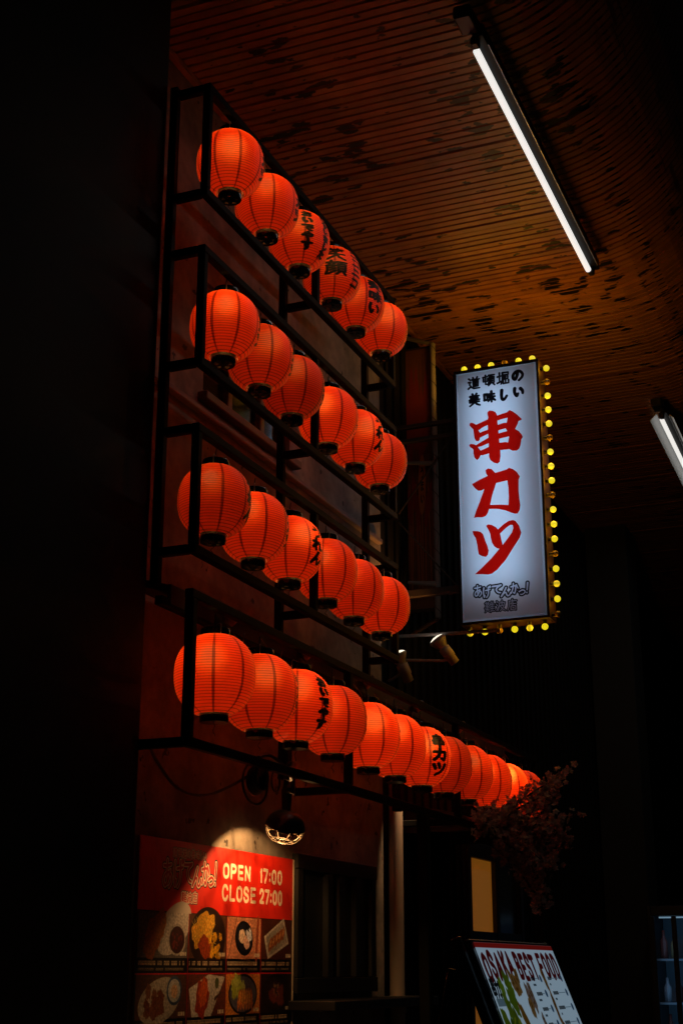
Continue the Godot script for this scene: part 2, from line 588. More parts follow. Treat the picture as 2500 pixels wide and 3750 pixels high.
func canopy() -> void:
	# slats run across (X) with a groove between; the outer edge turns upwards
	var node := Node3D.new()
	node.name = numbered("ceiling")
	node.set_meta("kind", "structure")
	node.set_meta("label", "slatted canopy ceiling with peeling paint over the pavement")
	add_child(node)
	var path := [Vector2(-3.34, 0), Vector2(-2.8, 0), Vector2(-2.2, 0), Vector2(-1.75, 0)]
	for i in range(1, 11):
		var a := PI / 2 * i / 10.0
		path.append(Vector2(-1.75 + 0.9 * sin(a), 0.9 - 0.9 * cos(a)))
	path.append(Vector2(-0.85, 1.6))
	# paint: streaks along the slats, flakes gone in ragged patches
	var tw := 1024
	var th := 2048
	var n1 := noise(31, 0.017, 5).get_seamless_image(tw, tw)
	var n2 := noise(32, 0.02, 4).get_seamless_image(tw, tw)
	var n3 := noise(33, 0.0035, 3).get_seamless_image(tw, tw)
	for im: Image in [n1, n2, n3]:
		im.convert(Image.FORMAT_L8)
	# stretched along x, squeezed along z
	n1.resize(int(tw * 1.25), tw, Image.INTERPOLATE_CUBIC)
	n1 = n1.get_region(Rect2i(0, 0, tw, tw))
	var d1 := n1.get_data()
	var d2 := n2.get_data()
	var d3 := n3.get_data()
	var buf := PackedByteArray()
	buf.resize(tw * th * 3)
	var base := Color(0.60, 0.405, 0.265)
	var bare := Color(0.085, 0.068, 0.055)
	var r := RandomNumberGenerator.new()
	r.seed = 5
	var i3 := 0
	for y in th:
		var slat := int(y / 12.8)
		var jog := int(fposmod(sin(slat * 78.233) * 9631.1, 1.0) * 13.0)
		var tone := 0.93 + 0.14 * fposmod(sin(slat * 12.9898) * 43758.5, 1.0)
		var y1 := (y * 2 + jog) % tw
		var y2 := y % tw
		var y3 := (y / 2 + 300) % tw
		for x in tw:
			var f := d1[y1 * tw + x] / 255.0
			var g := d2[y2 * tw + x] / 255.0
			var m := d3[y3 * tw + x] / 255.0
			var flake := clampf((f + (m - 0.5) * 0.55 + (g - 0.5) * 0.22 - 0.70) * 40.0, 0.0, 1.0)
			var t := tone * (0.88 + 0.2 * g) + r.randf_range(-0.03, 0.03)
			buf[i3] = int(255.0 * clampf(lerpf(base.r * t, bare.r, flake), 0, 1))
			buf[i3 + 1] = int(255.0 * clampf(lerpf(base.g * t, bare.g, flake), 0, 1))
			buf[i3 + 2] = int(255.0 * clampf(lerpf(base.b * t, bare.b, flake), 0, 1))
			i3 += 3
	var paint := ImageTexture.create_from_image(Image.create_from_data(tw, th, false, Image.FORMAT_RGB8, buf))
	var mats := []
	for k in 3:
		var m := mat(Color(1, 1, 1) * [0.94, 1.0, 0.88][k], 0.46)
		m.metallic_specular = 0.36
		m.albedo_texture = paint
		m.uv1_triplanar = true
		m.uv1_world_triplanar = true
		m.uv1_scale = Vector3(0.25, 0.25, 1.0 / 9.92)
		m.uv1_triplanar_sharpness = 6.0
		mats.append(m)
	var meshes := []
	for v in 3:
		var st := start()
		var gap: float = [0.009, 0.0105, 0.008][v]
		var cross := [Vector2(0.0, 0.018), Vector2(0.0, 0.014), Vector2(gap, 0.0), Vector2(0.0545, 0.0), Vector2(0.0605, 0.014), Vector2(0.0605, 0.018)]
		for i in path.size() - 1:
			for k in cross.size() - 1:
				var q := []
				for t: Array in [[i, k], [i + 1, k], [i + 1, k + 1], [i, k + 1]]:
					var p: Vector2 = path[t[0]]
					var a: Vector2 = path[maxi(t[0] - 1, 0)]
					var b: Vector2 = path[mini(t[0] + 1, path.size() - 1)]
					var d := (b - a).normalized()
					var up := Vector2(-d.y, d.x)
					var c: Vector2 = cross[t[1]]
					var o := p + up * c.y
					q.append(Vector3(o.x, o.y, -c.x))
				quad(st, q[0], q[1], q[2], q[3], Vector3(0.3, -1, 0))
		meshes.append(done(st))
	for s in 292:
		var o := part("slat", meshes[rng.randi() % 3], mats[rng.randi() % 3], node)
		# now and then a lap joint: the slat hangs a few millimetres lower
		var low := -0.006 if s % 14 == 3 else 0.0
		o.position = Vector3(0, CEIL_Y + low + rng.randf_range(-0.0012, 0.0012), -4.03 - s * 0.062)
	var st2 := start()
	add_box(st2, Vector3(-2.6, CEIL_Y + 0.27, -13.0), Vector3(1.6, 0.5, 18.2), 0.0)
	part("roof_slab", done(st2), mat(Color(0.03, 0.025, 0.02), 0.9), node)
	# a bent trim along the wall
	st2 = start()
	add_box(st2, Vector3(WALL_X + 0.02, CEIL_Y - 0.02, -13.3), Vector3(0.035, 0.036, 17.0), 0.004)
	part("wall_trim", done(st2), mats[1], node)


func tube_light(at: Vector3, turn: float, label: String, fins: bool) -> void:
	var t := thing("fluorescent_light", label, "lamp", at, "tube lights under the canopy")
	t.rotation.y = turn
	var l := 2.5
	var body := mat(Color(0.006, 0.006, 0.007), 0.5)
	body.metallic_specular = 0.25
	part("housing", box_mesh(Vector3(0.03, 0.062, -l / 2), Vector3(0.06, 0.07, l + 0.16), 0.006), body, t)
	var st := start()
	add_box(st, Vector3(0.062, 0.024, -l / 2), Vector3(0.006, 0.01, l), 0.002)
	part("edge_trim", done(st), mat(Color(0.5, 0.52, 0.55), 0.3, 0.6), t)
	for s: float in [0.05, -l - 0.05]:
		part("end_cap", box_mesh(Vector3(0.008, 0.012, s), Vector3(0.04, 0.045, 0.06), 0.008), dark_plastic, t)
	part("junction_box", box_mesh(Vector3(0.0, 0.065, 0.17), Vector3(0.09, 0.07, 0.16), 0.01), dark_plastic, t)
	if fins:
		for s: float in [-1.0, 1.0]:
			part("reflector", box_mesh(Vector3(s * 0.07, 0.03, -l / 2), Vector3(0.08, 0.006, l), 0.001, Basis(Vector3.BACK, -s * 0.75)), mat(Color(0.6, 0.62, 0.62), 0.35), t)
	st = start()
	add_tube(st, PackedVector3Array([Vector3(0, 0, 0.0), Vector3(0, 0, -l)]), 0.0185, 16)
	part("tube", done(st), glow(Color(1.0, 0.97, 0.92), 0.86), t)
	var a := AreaLight3D.new()
	a.name = "tube_glow"
	a.area_size = Vector2(0.034, l)
	a.light_color = Color(1.0, 0.97, 0.93)
	a.light_energy = 0.4
	a.shadow_enabled = true
	a.area_range = 30.0
	t.add_child(a)
	a.position = Vector3(0, -0.022, -l / 2)
	a.rotation.x = -PI / 2


func tube_lights() -> void:
	tube_light(Vector3(-1.686, 5.80, -5.80), 0.009, "long white fluorescent tube on a dark batten above the lantern racks", false)
	tube_light(Vector3(-1.757, 5.80, -11.15), 0.02, "second white tube light with reflector fins, farther along the canopy", true)


# ---------------------------------------------------------------- lantern racks
const ZA := -5.0
const ZM := -6.22
const ZB := -7.40


func bar(t: Node3D, called: String, a: Vector3, b: Vector3, w := 0.039) -> void:
	var c := (a + b) / 2
	var d := (b - a).abs()
	part(called, box_mesh(c, Vector3(maxf(d.x, w), maxf(d.y, w), maxf(d.z, w)), 0.004), black_steel, t)


func racks() -> void:
	var fx := -2.75
	var bx := -2.925
	var t := thing("lantern_rack", "tall black steel rack of three tiers holding the upper red lanterns", "rack")
	for z: float in [ZA - 0.001, ZM, ZB]:
		bar(t, "rear_post", Vector3(bx, 2.98, z), Vector3(bx, 5.40, z))
	for tier: Array in [[4.785, 5.375], [3.95, 4.535], [3.1, 3.68]]:
		var lo: float = tier[0] + 0.0195
		var hi: float = tier[1] - 0.0195
		bar(t, "rail", Vector3(fx, lo, ZA + 0.0195), Vector3(fx, lo, ZB - 0.0195))
		bar(t, "rail", Vector3(fx, hi, ZA + 0.0195), Vector3(fx, hi, ZB - 0.0195))
		for z: float in [ZA, ZM - 0.03, ZB]:
			bar(t, "front_post", Vector3(fx, lo + 0.0200, z), Vector3(fx, hi - 0.0200, z), 0.037)
			bar(t, "crossbar", Vector3(bx + 0.0200, lo, z if z != ZM - 0.03 else ZM), Vector3(fx - 0.0200, lo, z if z != ZM - 0.03 else ZM), 0.038)
		for z: float in [ZA, ZB]:
			bar(t, "crossbar", Vector3(bx + 0.0200, hi, z), Vector3(fx - 0.0200, hi, z), 0.038)
	# lower rack: one long tier along the eave
	var u := thing("lower_rack", "long black steel rack carrying the lowest row of twelve lanterns", "rack")
	var z1 := -10.35
	bar(u, "rail", Vector3(fx, 2.315, ZA + 0.025), Vector3(fx, 2.315, z1))
	bar(u, "rail", Vector3(fx, 2.925, ZA + 0.025), Vector3(fx, 2.925, z1))
	bar(u, "rail", Vector3(bx, 2.925, ZA - 0.03), Vector3(bx, 2.925, z1))
	for z: float in [ZA, -6.70, -8.47, z1 + 0.025]:
		bar(u, "front_post", Vector3(fx, 2.3350, z), Vector3(fx, 2.9050, z), 0.040)
	for z: float in [ZA, -6.72, -8.5]:
		bar(u, "crossbar", Vector3(bx - 0.2, 2.315, z), Vector3(fx - 0.0200, 2.315, z), 0.038)
	for z: float in [-6.42, -8.02]:
		bar(u, "rear_post", Vector3(bx - 0.05, 2.34, z), Vector3(bx - 0.05, 2.95, z), 0.055)
	bar(u, "ground_post", Vector3(fx, 0.12, -7.83), Vector3(fx, 2.2950, -7.83), 0.062)
	bar(u, "ground_post", Vector3(fx, 0.12, -10.32), Vector3(fx, 2.2950, -10.32), 0.062)
	# eave board above the lowest row
	var ev := thing("eave", "dark sloping eave board between the third tier and the lowest lanterns", "eave")
	part("board", box_mesh(Vector3(-3.05, 3.03, -7.6), Vector3(0.27, 0.03, 5.0), 0.004, Basis(Vector3.BACK, -0.28)), mat(Color(0.018, 0.014, 0.012), 0.8), ev)
	part("fascia", box_mesh(Vector3(-2.915, 2.965, -7.6), Vector3(0.02, 0.09, 5.0), 0.003), mat(Color(0.02, 0.016, 0.014), 0.8), ev)


# ---------------------------------------------------------------- lanterns
const RIBS := 29


func lantern_base() -> Ink:
	var c := Ink.new(1024, 512, Color(0.80, 0.205, 0.075))
	var n := noise(77, 0.05, 3)
	for y in 512:
		var ph := fposmod(y / 512.0 * RIBS, 1.0)
		var line := clampf(1.0 - absf(ph - 0.5) / 0.15, 0.0, 1.0)
		for x in 1024:
			var seam := absf(fposmod(x / 128.0, 1.0) - 0.5) * 128.0
			var k := 1.0 + 0.06 * n.get_noise_2d(x, y * 3.0)
			k *= 1.0 - 0.62 * line
			if seam < 7.0:
				k *= 0.55
			var at := (y * 1024 + x) * 3
			c.px[at] = int(c.px[at] * minf(k, 1.1))
			c.px[at + 1] = int(c.px[at + 1] * k * (0.75 if seam < 7.0 else 1.0))
			c.px[at + 2] = int(c.px[at + 2] * k)
	return c


func lantern_print(base: Ink, cols: Array) -> ImageTexture:
	# cols: [text, centre column, top row, glyph size, pen radius]
	var c := Ink.new(4, 4, Color.BLACK)
	c.w = base.w
	c.h = base.h
	c.px = base.px.duplicate()
	for pass_ in 2:
		for col: Array in cols:
			var y: float = col[2]
			for ch in (col[0] as String):
				var s: float = col[3]
				var ww: float = s * 0.92
				if pass_ == 0:
					c.write(GLYPH[ch], col[1] - ww / 2, y, ww, s, col[4] + 3.5, Color(0.17, 0.05, 0.03), 0.9)
				else:
					c.write(GLYPH[ch], col[1] - ww / 2, y, ww, s, col[4], Color(0.004, 0.004, 0.004), 0.75)
				y += s * 1.1
	return c.tex()


func lantern_skin(R: float, H: float) -> ArrayMesh:
	var st := start()
	var prof := PackedVector2Array()
	var n := RIBS * 4
	for i in n + 1:
		var y := (float(i) / n - 0.5) * H
		var ph := fposmod(float(i) / n * RIBS, 1.0)
		var f := pow(1.0 - pow(absf(y) / (H * 0.545), 2.35), 0.5)
		# paper sinks a little between the rings of wire, which stand at half phase
		prof.append(Vector2(R * f - 0.0022 * (0.5 + 0.5 * cos(TAU * ph)), y))
	add_lathe(st, prof, 64, Transform3D(), true)
	return done(st)


func cap_ring(r: float, h: float, holes: bool, flip: bool) -> ArrayMesh:
	# a short black drum; the lower one has vent holes in its floor. Centre at the paper's edge, growing downwards (or upwards)
	var st := start()
	var s := 1.0 if flip else -1.0
	var prof := PackedVector2Array([Vector2(r * 0.9, 0.012 * -s), Vector2(r, 0.006 * -s), Vector2(r, s * (h - 0.006)), Vector2(r * 0.95, s * h)])
	if not flip:
		prof.reverse()
	add_lathe(st, prof, 36)
	var rings := 12
	var segs := 44
	for i in rings:
		for k in segs:
			var r0 := r * 0.95 * i / rings
			var r1 := r * 0.95 * (i + 1) / rings
			var a0 := TAU * k / segs
			var a1 := TAU * (k + 1) / segs
			var m := Vector2(sin((a0 + a1) / 2), cos((a0 + a1) / 2)) * (r0 + r1) / 2
			if holes:
				var skip := false
				for q in 5:
					var hc := Vector2(sin(TAU * q / 5 + 0.3), cos(TAU * q / 5 + 0.3)) * r * 0.56
					skip = skip or m.distance_to(hc) < r * 0.17
				if skip:
					continue
			var p := func(rr: float, a: float) -> Vector3: return Vector3(sin(a) * rr, s * h, cos(a) * rr)
			quad(st, p.call(r0, a0), p.call(r1, a0), p.call(r1, a1), p.call(r0, a1), Vector3(0, s, 0))
	return done(st)


func lanterns() -> void:
	var base := lantern_base()
	# the lettering faces local +Z: print centred on column 0 wraps, so it is drawn at column 512 (local -Z) and the lantern is turned
	var prints := {
		"plain": lantern_print(base, [["串カツ", 512.0, 92.0, 98.0, 9.0]]),
		"welcome": lantern_print(base, [["おいでやす", 462.0, 66.0, 68.0, 8.5], ["ご食いました", 590.0, 70.0, 60.0, 7.0]]),
		"smile": lantern_print(base, [["笑顔", 456.0, 86.0, 130.0, 8.0], ["ニコニコ", 600.0, 66.0, 84.0, 8.0]]),
		"tasty": lantern_print(base, [["美味い", 512.0, 70.0, 112.0, 9.0]]),
		"umai": lantern_print(base, [["うれん", 512.0, 92.0, 98.0, 8.0]]),
		"kushi": lantern_print(base, [["串カツ", 512.0, 82.0, 112.0, 11.0]]),
	}
	var papers := {}
	for k: String in prints:
		var m := mat(Color(1, 1, 1), 0.52)
		m.albedo_texture = prints[k]
		# oiled paper: it scatters most of the light and lets the bulb shimmer through
		m.albedo_color.a = 0.55
		m.refraction_enabled = true
		m.refraction_scale = 0.05
		m.backlight_enabled = true
		m.backlight = Color(0.9, 0.9, 0.9)
		papers[k] = m
	var gloss := mat(Color(0.008, 0.008, 0.008), 0.22)
	var bulb_m := glow(Color(1.0, 0.72, 0.42), 1.2)
	var skins := [lantern_skin(0.161, 0.312), lantern_skin(0.174, 0.335)]
	var ord := ["first", "second", "third", "fourth", "fifth", "sixth", "seventh", "eighth", "ninth", "tenth", "eleventh", "twelfth"]
	var rows := [
		["top", 5.10, [-5.265, -5.69, -6.07, -6.50, -6.885, -7.255], ["plain", "plain", "welcome", "smile", "tasty", "plain"], [112.0, 106.0, 58.0, 52.0, 66.0, 118.0]],
		["second", 4.255, [-5.26, -5.64, -6.03, -6.475, -6.85, -7.235], ["plain", "plain", "plain", "plain", "umai", "plain"], [118.0, 114.0, 116.0, 118.0, 84.0, 116.0]],
		["third", 3.39, [-5.205, -5.605, -6.015, -6.445, -6.83, -7.24], ["umai", "plain", "umai", "plain", "plain", "plain"], [108.0, 114.0, 84.0, 128.0, 132.0, 124.0]],
		["lowest", 2.635, [-5.27, -5.69, -6.11, -6.54, -7.01, -7.44, -7.87, -8.29, -8.72, -9.14, -9.56, -9.98], ["plain", "plain", "welcome", "plain", "plain", "plain", "kushi", "plain", "plain", "plain", "plain", "plain"], [138.0, 116.0, 92.0, 118.0, 118.0, 122.0, 60.0, 122.0, 120.0, 118.0, 122.0, 120.0]],
	]
	var look := {
		"plain": "plain on this side", "welcome": "with brushed greetings", "smile": "lettered smile",
		"tasty": "lettered tasty", "umai": "with black lettering at its edge", "kushi": "three characters",
	}
	for ri in rows.size():
		var row: Array = rows[ri]
		var big := ri == 3
		var R := 0.174 if big else 0.161
		var H := 0.335 if big else 0.312
		var rc := R * 0.355
		for i in (row[2] as Array).size():
			var what: String = row[3][i]
			var at := Vector3(-2.77 + rng.randf_range(-0.006, 0.006), row[1] + rng.randf_range(-0.006, 0.006), row[2][i])
			var lb: String
			if big:
				lb = "%s big red lantern from the pillar in the lowest row, %s" % [ord[i], look[what]]
			else:
				lb = "%s red lantern from the pillar in the %s row, %s" % [ord[i], row[0], look[what]]
			var t := thing("paper_lantern", lb, "lantern", at, "red paper lanterns on the racks")
			# a lantern hangs a little askew; its print faces the street
			t.rotation = Vector3(rng.randf_range(-0.02, 0.02), deg_to_rad(row[4][i] + 180.0), rng.randf_range(-0.02, 0.02))
			part("paper_shade", skins[1 if big else 0], papers[what], t)
			var tc := part("top_cap", top_cap_mesh(rc * 1.05, 0.036), gloss, t)
			tc.position.y = H / 2 - 0.004
			var bc := part("bottom_cap", low_cap_mesh(rc, 0.038, not big), gloss, t)
			bc.position.y = -H / 2 + 0.004
			var hook := PackedVector3Array([Vector3(0, H / 2 + 0.028, 0), Vector3(0.004, H / 2 + 0.05, 0.003), Vector3(-0.003, H / 2 + (0.09 if not big else 0.1), 0)])
			part("hanger", tube_mesh(hook, 0.0022, 5), cord_rubber, tc).position = -tc.position
			var st := start()
			add_tube(st, curve(PackedVector3Array([Vector3(rc * 1.02, H / 2 + 0.0, 0), Vector3(rc * 1.12, H / 2 + 0.03, 0), Vector3(rc * 0.9, H / 2 + 0.047, 0), Vector3(0, H / 2 + 0.05, 0)]), 4), 0.0017, 5)
			part("handle", done(st), wire_metal, tc).position = -tc.position
			st = start()
			var tail := PackedVector3Array()
			for k in 9:
				tail.append(Vector3(0.006 * sin(k * 1.7 + i), -H / 2 - 0.03 - k * 0.0075, 0.006 * cos(k * 1.3)))
			add_tube(st, tail, 0.0016, 5)
			part("tail_wire", done(st), cord_rubber, bc).position = -bc.position
			# the bulb hangs from the top, off the middle
			var way := rng.randf_range(-0.9, 1.0) + 0.45
			var far := rng.randf_range(0.035, 0.078)
			var off := Vector3(sin(way) * far, H * rng.randf_range(0.17, 0.27), cos(way) * far)
			off = Basis(Vector3.UP, -t.rotation.y) * off
			var b := part("bulb", bulb_mesh(), bulb_m, t)
			b.position = off
			var l := OmniLight3D.new()
			l.name = "bulb_light"
			l.light_color = Color(1.0, 0.76, 0.36)
			var e: float = 0.039 * (1.1 - 4.0 * (far - 0.035)) * rng.randf_range(0.62, 1.42) * (1.2 if big else 1.0)
			if big and i == 10:
				e *= 1.9
			if (ri == 2 and i == 4) or (ri == 1 and i == 2):
				e *= 0.72
			l.light_energy = e
			l.light_size = 0.024
			l.omni_range = 25.0
			l.omni_attenuation = 2.0
			l.shadow_enabled = true
			t.add_child(l)
			l.position = off


var cap_cache := {}


func top_cap_mesh(r: float, h: float) -> ArrayMesh:
	var key := "t%.4f" % r
	if not cap_cache.has(key):
		cap_cache[key] = cap_ring(r, h, false, true)
	return cap_cache[key]


func low_cap_mesh(r: float, h: float, holes: bool) -> ArrayMesh:
	var key := "b%.4f" % r
	if not cap_cache.has(key):
		cap_cache[key] = cap_ring(r, h, holes, false)
	return cap_cache[key]


func bulb_mesh() -> ArrayMesh:
	if not cap_cache.has("bulb"):
		cap_cache["bulb"] = ball(Vector3.ZERO, 0.026, 12, 8)
	return cap_cache["bulb"]


# ---------------------------------------------------------------- the white sign with marquee bulbs
func sign_print() -> ImageTexture:
	var white := Color(0.90, 0.91, 0.93)
	var red := Color(0.80, 0.055, 0.03)
	var ink := Color(0.03, 0.035, 0.05)
	var c := Ink.new(500, 1550, white)
	# fried skewers, three big brushed characters
	c.polys("193,278 204,270 224,275 241,285 248,298 251,310 278,304 313,298 328,286 348,298 375,323 401,354 397,360 381,364 375,381 358,411 379,427 396,450 403,469 393,481 388,514 378,538 363,547 338,545 317,532 263,531 263,570 257,603 242,612 220,603 201,585 193,564 193,541 153,548 142,545 129,566 117,573 102,555 97,528 98,505 91,496 78,486 72,472 80,465 101,470 115,478 137,467 193,442 192,417 140,435 139,446 130,455 116,452 106,431 103,405 100,374 89,363 78,348 79,335 90,330 105,337 119,348 134,344 164,334 193,325 196,311 191,293", red)
	for hole in ["133,386 162,370 191,361 191,391 169,395 140,404", "251,342 284,336 315,333 309,364 291,362 253,369", "255,405 300,398 310,417 285,420 256,424", "258,459 287,455 320,452 312,490 297,484 259,484", "126,491 148,490 193,477 193,500 165,510 140,516"]:
		c.polys(hole, white)
	c.polys("168,643 183,635 205,641 227,668 262,663 298,656 311,648 334,658 358,680 375,710 367,729 364,794 366,841 371,885 366,914 353,934 337,934 316,925 281,907 239,893 182,885 174,908 161,926 137,932 109,928 88,929 103,888 126,836 157,759 139,766 121,765 103,751 89,732 83,718 95,714 123,701 180,681 170,662", red)
	c.polys("230,732 299,724 303,768 304,822 300,876 254,868 189,862 203,806", white)
	c.polys("76,1008 106,1012 127,1020 141,1036 151,1071 164,1108 171,1138 166,1162 153,1174 130,1167 111,1154 107,1134 103,1094 95,1054 82,1031", red)
	c.polys("161,988 170,979 193,984 218,1000 231,1017 268,988 300,972 325,971 339,979 359,1010 370,1054 360,1081 315,1143 270,1206 219,1257 187,1278 165,1281 126,1275 84,1271 124,1239 186,1186 236,1134 224,1131 206,1117 193,1094 187,1064 184,1039 174,1013", red)
	c.polys("243,1044 278,1014 306,998 321,1001 323,1020 315,1044 289,1076 256,1114 247,1068", white)
	for g: Array in [["道", 70, 33, 83, 90, 6.6], ["頓", 161, 29, 87, 88, 6.4], ["堀", 254, 26, 82, 93, 6.4], ["の", 345, 32, 82, 83, 10.5], ["美", 71, 141, 85, 92, 7.8], ["味", 164, 140, 83, 83, 9.0], ["し", 263, 143, 63, 81, 11.0], ["い", 348, 137, 79, 81, 11.0]]:
		c.write(GLYPH[g[0]], g[1] + 4, g[2] + 4, g[3] - 8, g[4] - 8, g[5], ink, 0.75)
	var shop := [["あ", 72, 1335, 52, 74, 5.0], ["げ", 126, 1349, 50, 70, 5.0], ["て", 180, 1343, 62, 58, 6.0], ["ん", 231, 1365, 66, 57, 5.5], ["か", 290, 1344, 50, 69, 5.0], ["っ", 338, 1387, 42, 34, 4.5], ["!", 376, 1350, 30, 66, 6.0]]
	var branch := [["難", 135, 1440, 61, 65, 2.6], ["波", 203, 1438, 55, 65, 3.4], ["店", 270, 1438, 57, 67, 3.4]]
	for g: Array in shop:
		c.write(GLYPH[g[0]], g[1], g[2], g[3], g[4], g[5] + 7.0, ink, 0.95)
	for g: Array in shop:
		c.write(GLYPH[g[0]], g[1], g[2], g[3], g[4], g[5] - 0.8, Color(0.84, 0.85, 0.90), 0.8)
	for g: Array in branch:
		c.write(GLYPH[g[0]], g[1], g[2], g[3], g[4], g[5] + 5.0, ink, 0.95)
	for g: Array in branch:
		c.write(GLYPH[g[0]], g[1], g[2], g[3], g[4], g[5] - 0.4, Color(0.66, 0.67, 0.72), 0.9)
	return c.tex()


func lit_sign() -> void:
	var x0 := -2.746
	var x1 := -2.147
	var y0 := 3.578
	var y1 := 5.369
	var zf := -8.60
	var zb := -8.78
	var cx := (x0 + x1) / 2
	var cy := (y0 + y1) / 2
	var t := thing("lightbox_sign", "tall white lightbox sign with red characters and yellow bulbs round it", "sign")
	var maroon := mat(Color(0.016, 0.008, 0.006), 0.6)
	maroon.metallic_specular = 0.25
	var d := zf - zb
	for s: float in [-1.0, 1.0]:
		part("side_panel", box_mesh(Vector3(cx + s * ((x1 - x0) / 2 - 0.008), cy, (zf + zb) / 2), Vector3(0.016, y1 - y0, d), 0.003), maroon, t)
		part("end_panel", box_mesh(Vector3(cx, cy + s * ((y1 - y0) / 2 - 0.008), (zf + zb) / 2), Vector3(x1 - x0 - 0.032, 0.016, d), 0.003), maroon, t)
	part("back_panel", box_mesh(Vector3(cx, cy, zb + 0.006), Vector3(x1 - x0 - 0.034, y1 - y0 - 0.034, 0.008), 0.0), mat(Color(0.7, 0.7, 0.7), 0.7), t)
	# printed acrylic face, a shallow pan with a turned edge
	var fx0 := x0 + 0.0175
	var fx1 := x1 - 0.0175
	var fy0 := y0 + 0.0175
	var fy1 := y1 - 0.0175
	var st := start()
	var k := 0.014
	var dz := 0.012
	var fz := zf - 0.004
	var corners := func(i: float, z: float) -> Array: return [Vector3(fx0 + i, fy0 + i, z), Vector3(fx1 - i, fy0 + i, z), Vector3(fx1 - i, fy1 - i, z), Vector3(fx0 + i, fy1 - i, z)]
	var inner: Array = corners.call(k, fz)
	var outer: Array = corners.call(0.0, fz - dz)
	var faces := [inner]
	for i in 4:
		faces.append([outer[i], outer[(i + 1) % 4], inner[(i + 1) % 4], inner[i]])
	for f: Array in faces:
		for n: int in [0, 2, 1, 0, 3, 2]:
			var v: Vector3 = f[n]
			st.set_uv(Vector2((v.x - fx0) / (fx1 - fx0), (fy1 - v.y) / (fy1 - fy0)))
			st.add_vertex(v)
	var acr := mat(Color(1, 1, 1), 0.3)
	acr.albedo_texture = sign_print()
	acr.backlight_enabled = true
	acr.backlight = Color(1, 1, 1)
	part("printed_face", done(st), acr, t)
	# tubes inside
	for tx: float in [cx - 0.03]:
		part("inner_tube", tube_mesh(PackedVector3Array([Vector3(tx, y0 + 0.12, zb + 0.05), Vector3(tx, y1 - 0.12, zb + 0.05)]), 0.013, 10), glow(Color(0.8, 0.9, 1.0), 1.2), t)
	var a := AreaLight3D.new()
	a.name = "inner_light"
	a.area_size = Vector2(0.36, y1 - y0 - 0.36)
	a.light_color = Color(0.70, 0.85, 1.0)
	a.light_energy = 0.27
	a.shadow_enabled = true
	t.add_child(a)
	a.position = Vector3(cx - 0.03, cy + 0.06, zb + 0.066)
	a.rotation.y = PI
	# marquee bulbs along three edges; every fourth is out
	var lit := glow(Color(1.0, 0.80, 0.015), 0.78)
	var dimmer := glow(Color(1.0, 0.78, 0.02), 0.46)
	var out := mat(Color(0.16, 0.11, 0.012), 0.25)
	var sock := mat(Color(0.02, 0.02, 0.015), 0.5)
	var spots := []
	for i in 18:
		spots.append([Vector3(x1, 5.314 - i * 0.1004, zf - 0.062), Vector3.RIGHT, 0 if i % 4 != 1 else 2])
	for i in 6:
		spots.append([Vector3(-2.701 + i * 0.1, y0, zf - 0.08), Vector3.DOWN, [1, 0, 2, 0, 1, 0][i]])
		spots.append([Vector3(-2.690 + i * 0.097, y1, zf - 0.08), Vector3.UP, [0, 0, 0, 2, 0, 0][i]])
	for i: int in [14, 15]:
		spots[i][2] = 1 if i == 15 else 0
	var ball_m := ball(Vector3.ZERO, 0.0215, 14, 10)
	for s: Array in spots:
		var dir: Vector3 = s[1]
		var at: Vector3 = s[0]
		var so := part("socket", tube_mesh(PackedVector3Array([at + dir * 0.0005, at + dir * 0.022]), 0.0135, 10), sock, t)
		var b := part("bulb", ball_m, [lit, dimmer, out][s[2]], so)
		b.position = at + dir * 0.04
		if s[2] == 0:
			var l := OmniLight3D.new()
			l.name = "bulb_light"
			l.light_color = Color(1.0, 0.66, 0.10)
			l.light_energy = 0.031
			l.light_size = 0.02
			l.omni_attenuation = 2.0
			l.omni_range = 8.0
			l.shadow_enabled = true
			t.add_child(l, true)
			l.position = b.position
	# arms to the wall
	var arm_m := mat(Color(0.03, 0.02, 0.015), 0.6)
	for y: float in [5.05, 4.945, 3.847]:
		part("arm", box_mesh(Vector3((WALL_X + x0) / 2, y, -8.70), Vector3(x0 - WALL_X - 0.004, 0.028 if y > 4 else 0.05, 0.04), 0.003), arm_m, t)
	part("guy_wire", tube_mesh(PackedVector3Array([Vector3(-2.80, 4.93, -8.69), Vector3(-3.19, 4.42, -8.69)]), 0.006, 6), arm_m, t)
	part("guy_wire", tube_mesh(PackedVector3Array([Vector3(-3.19, 4.36, -8.69), Vector3(-2.79, 3.872, -8.69)]), 0.006, 6), arm_m, t)
	part("conduit", tube_mesh(PackedVector3Array([Vector3(-3.195, 3.555, -8.66), Vector3(-2.49, 3.535, -8.66)]), 0.012, 8), pvc, t)


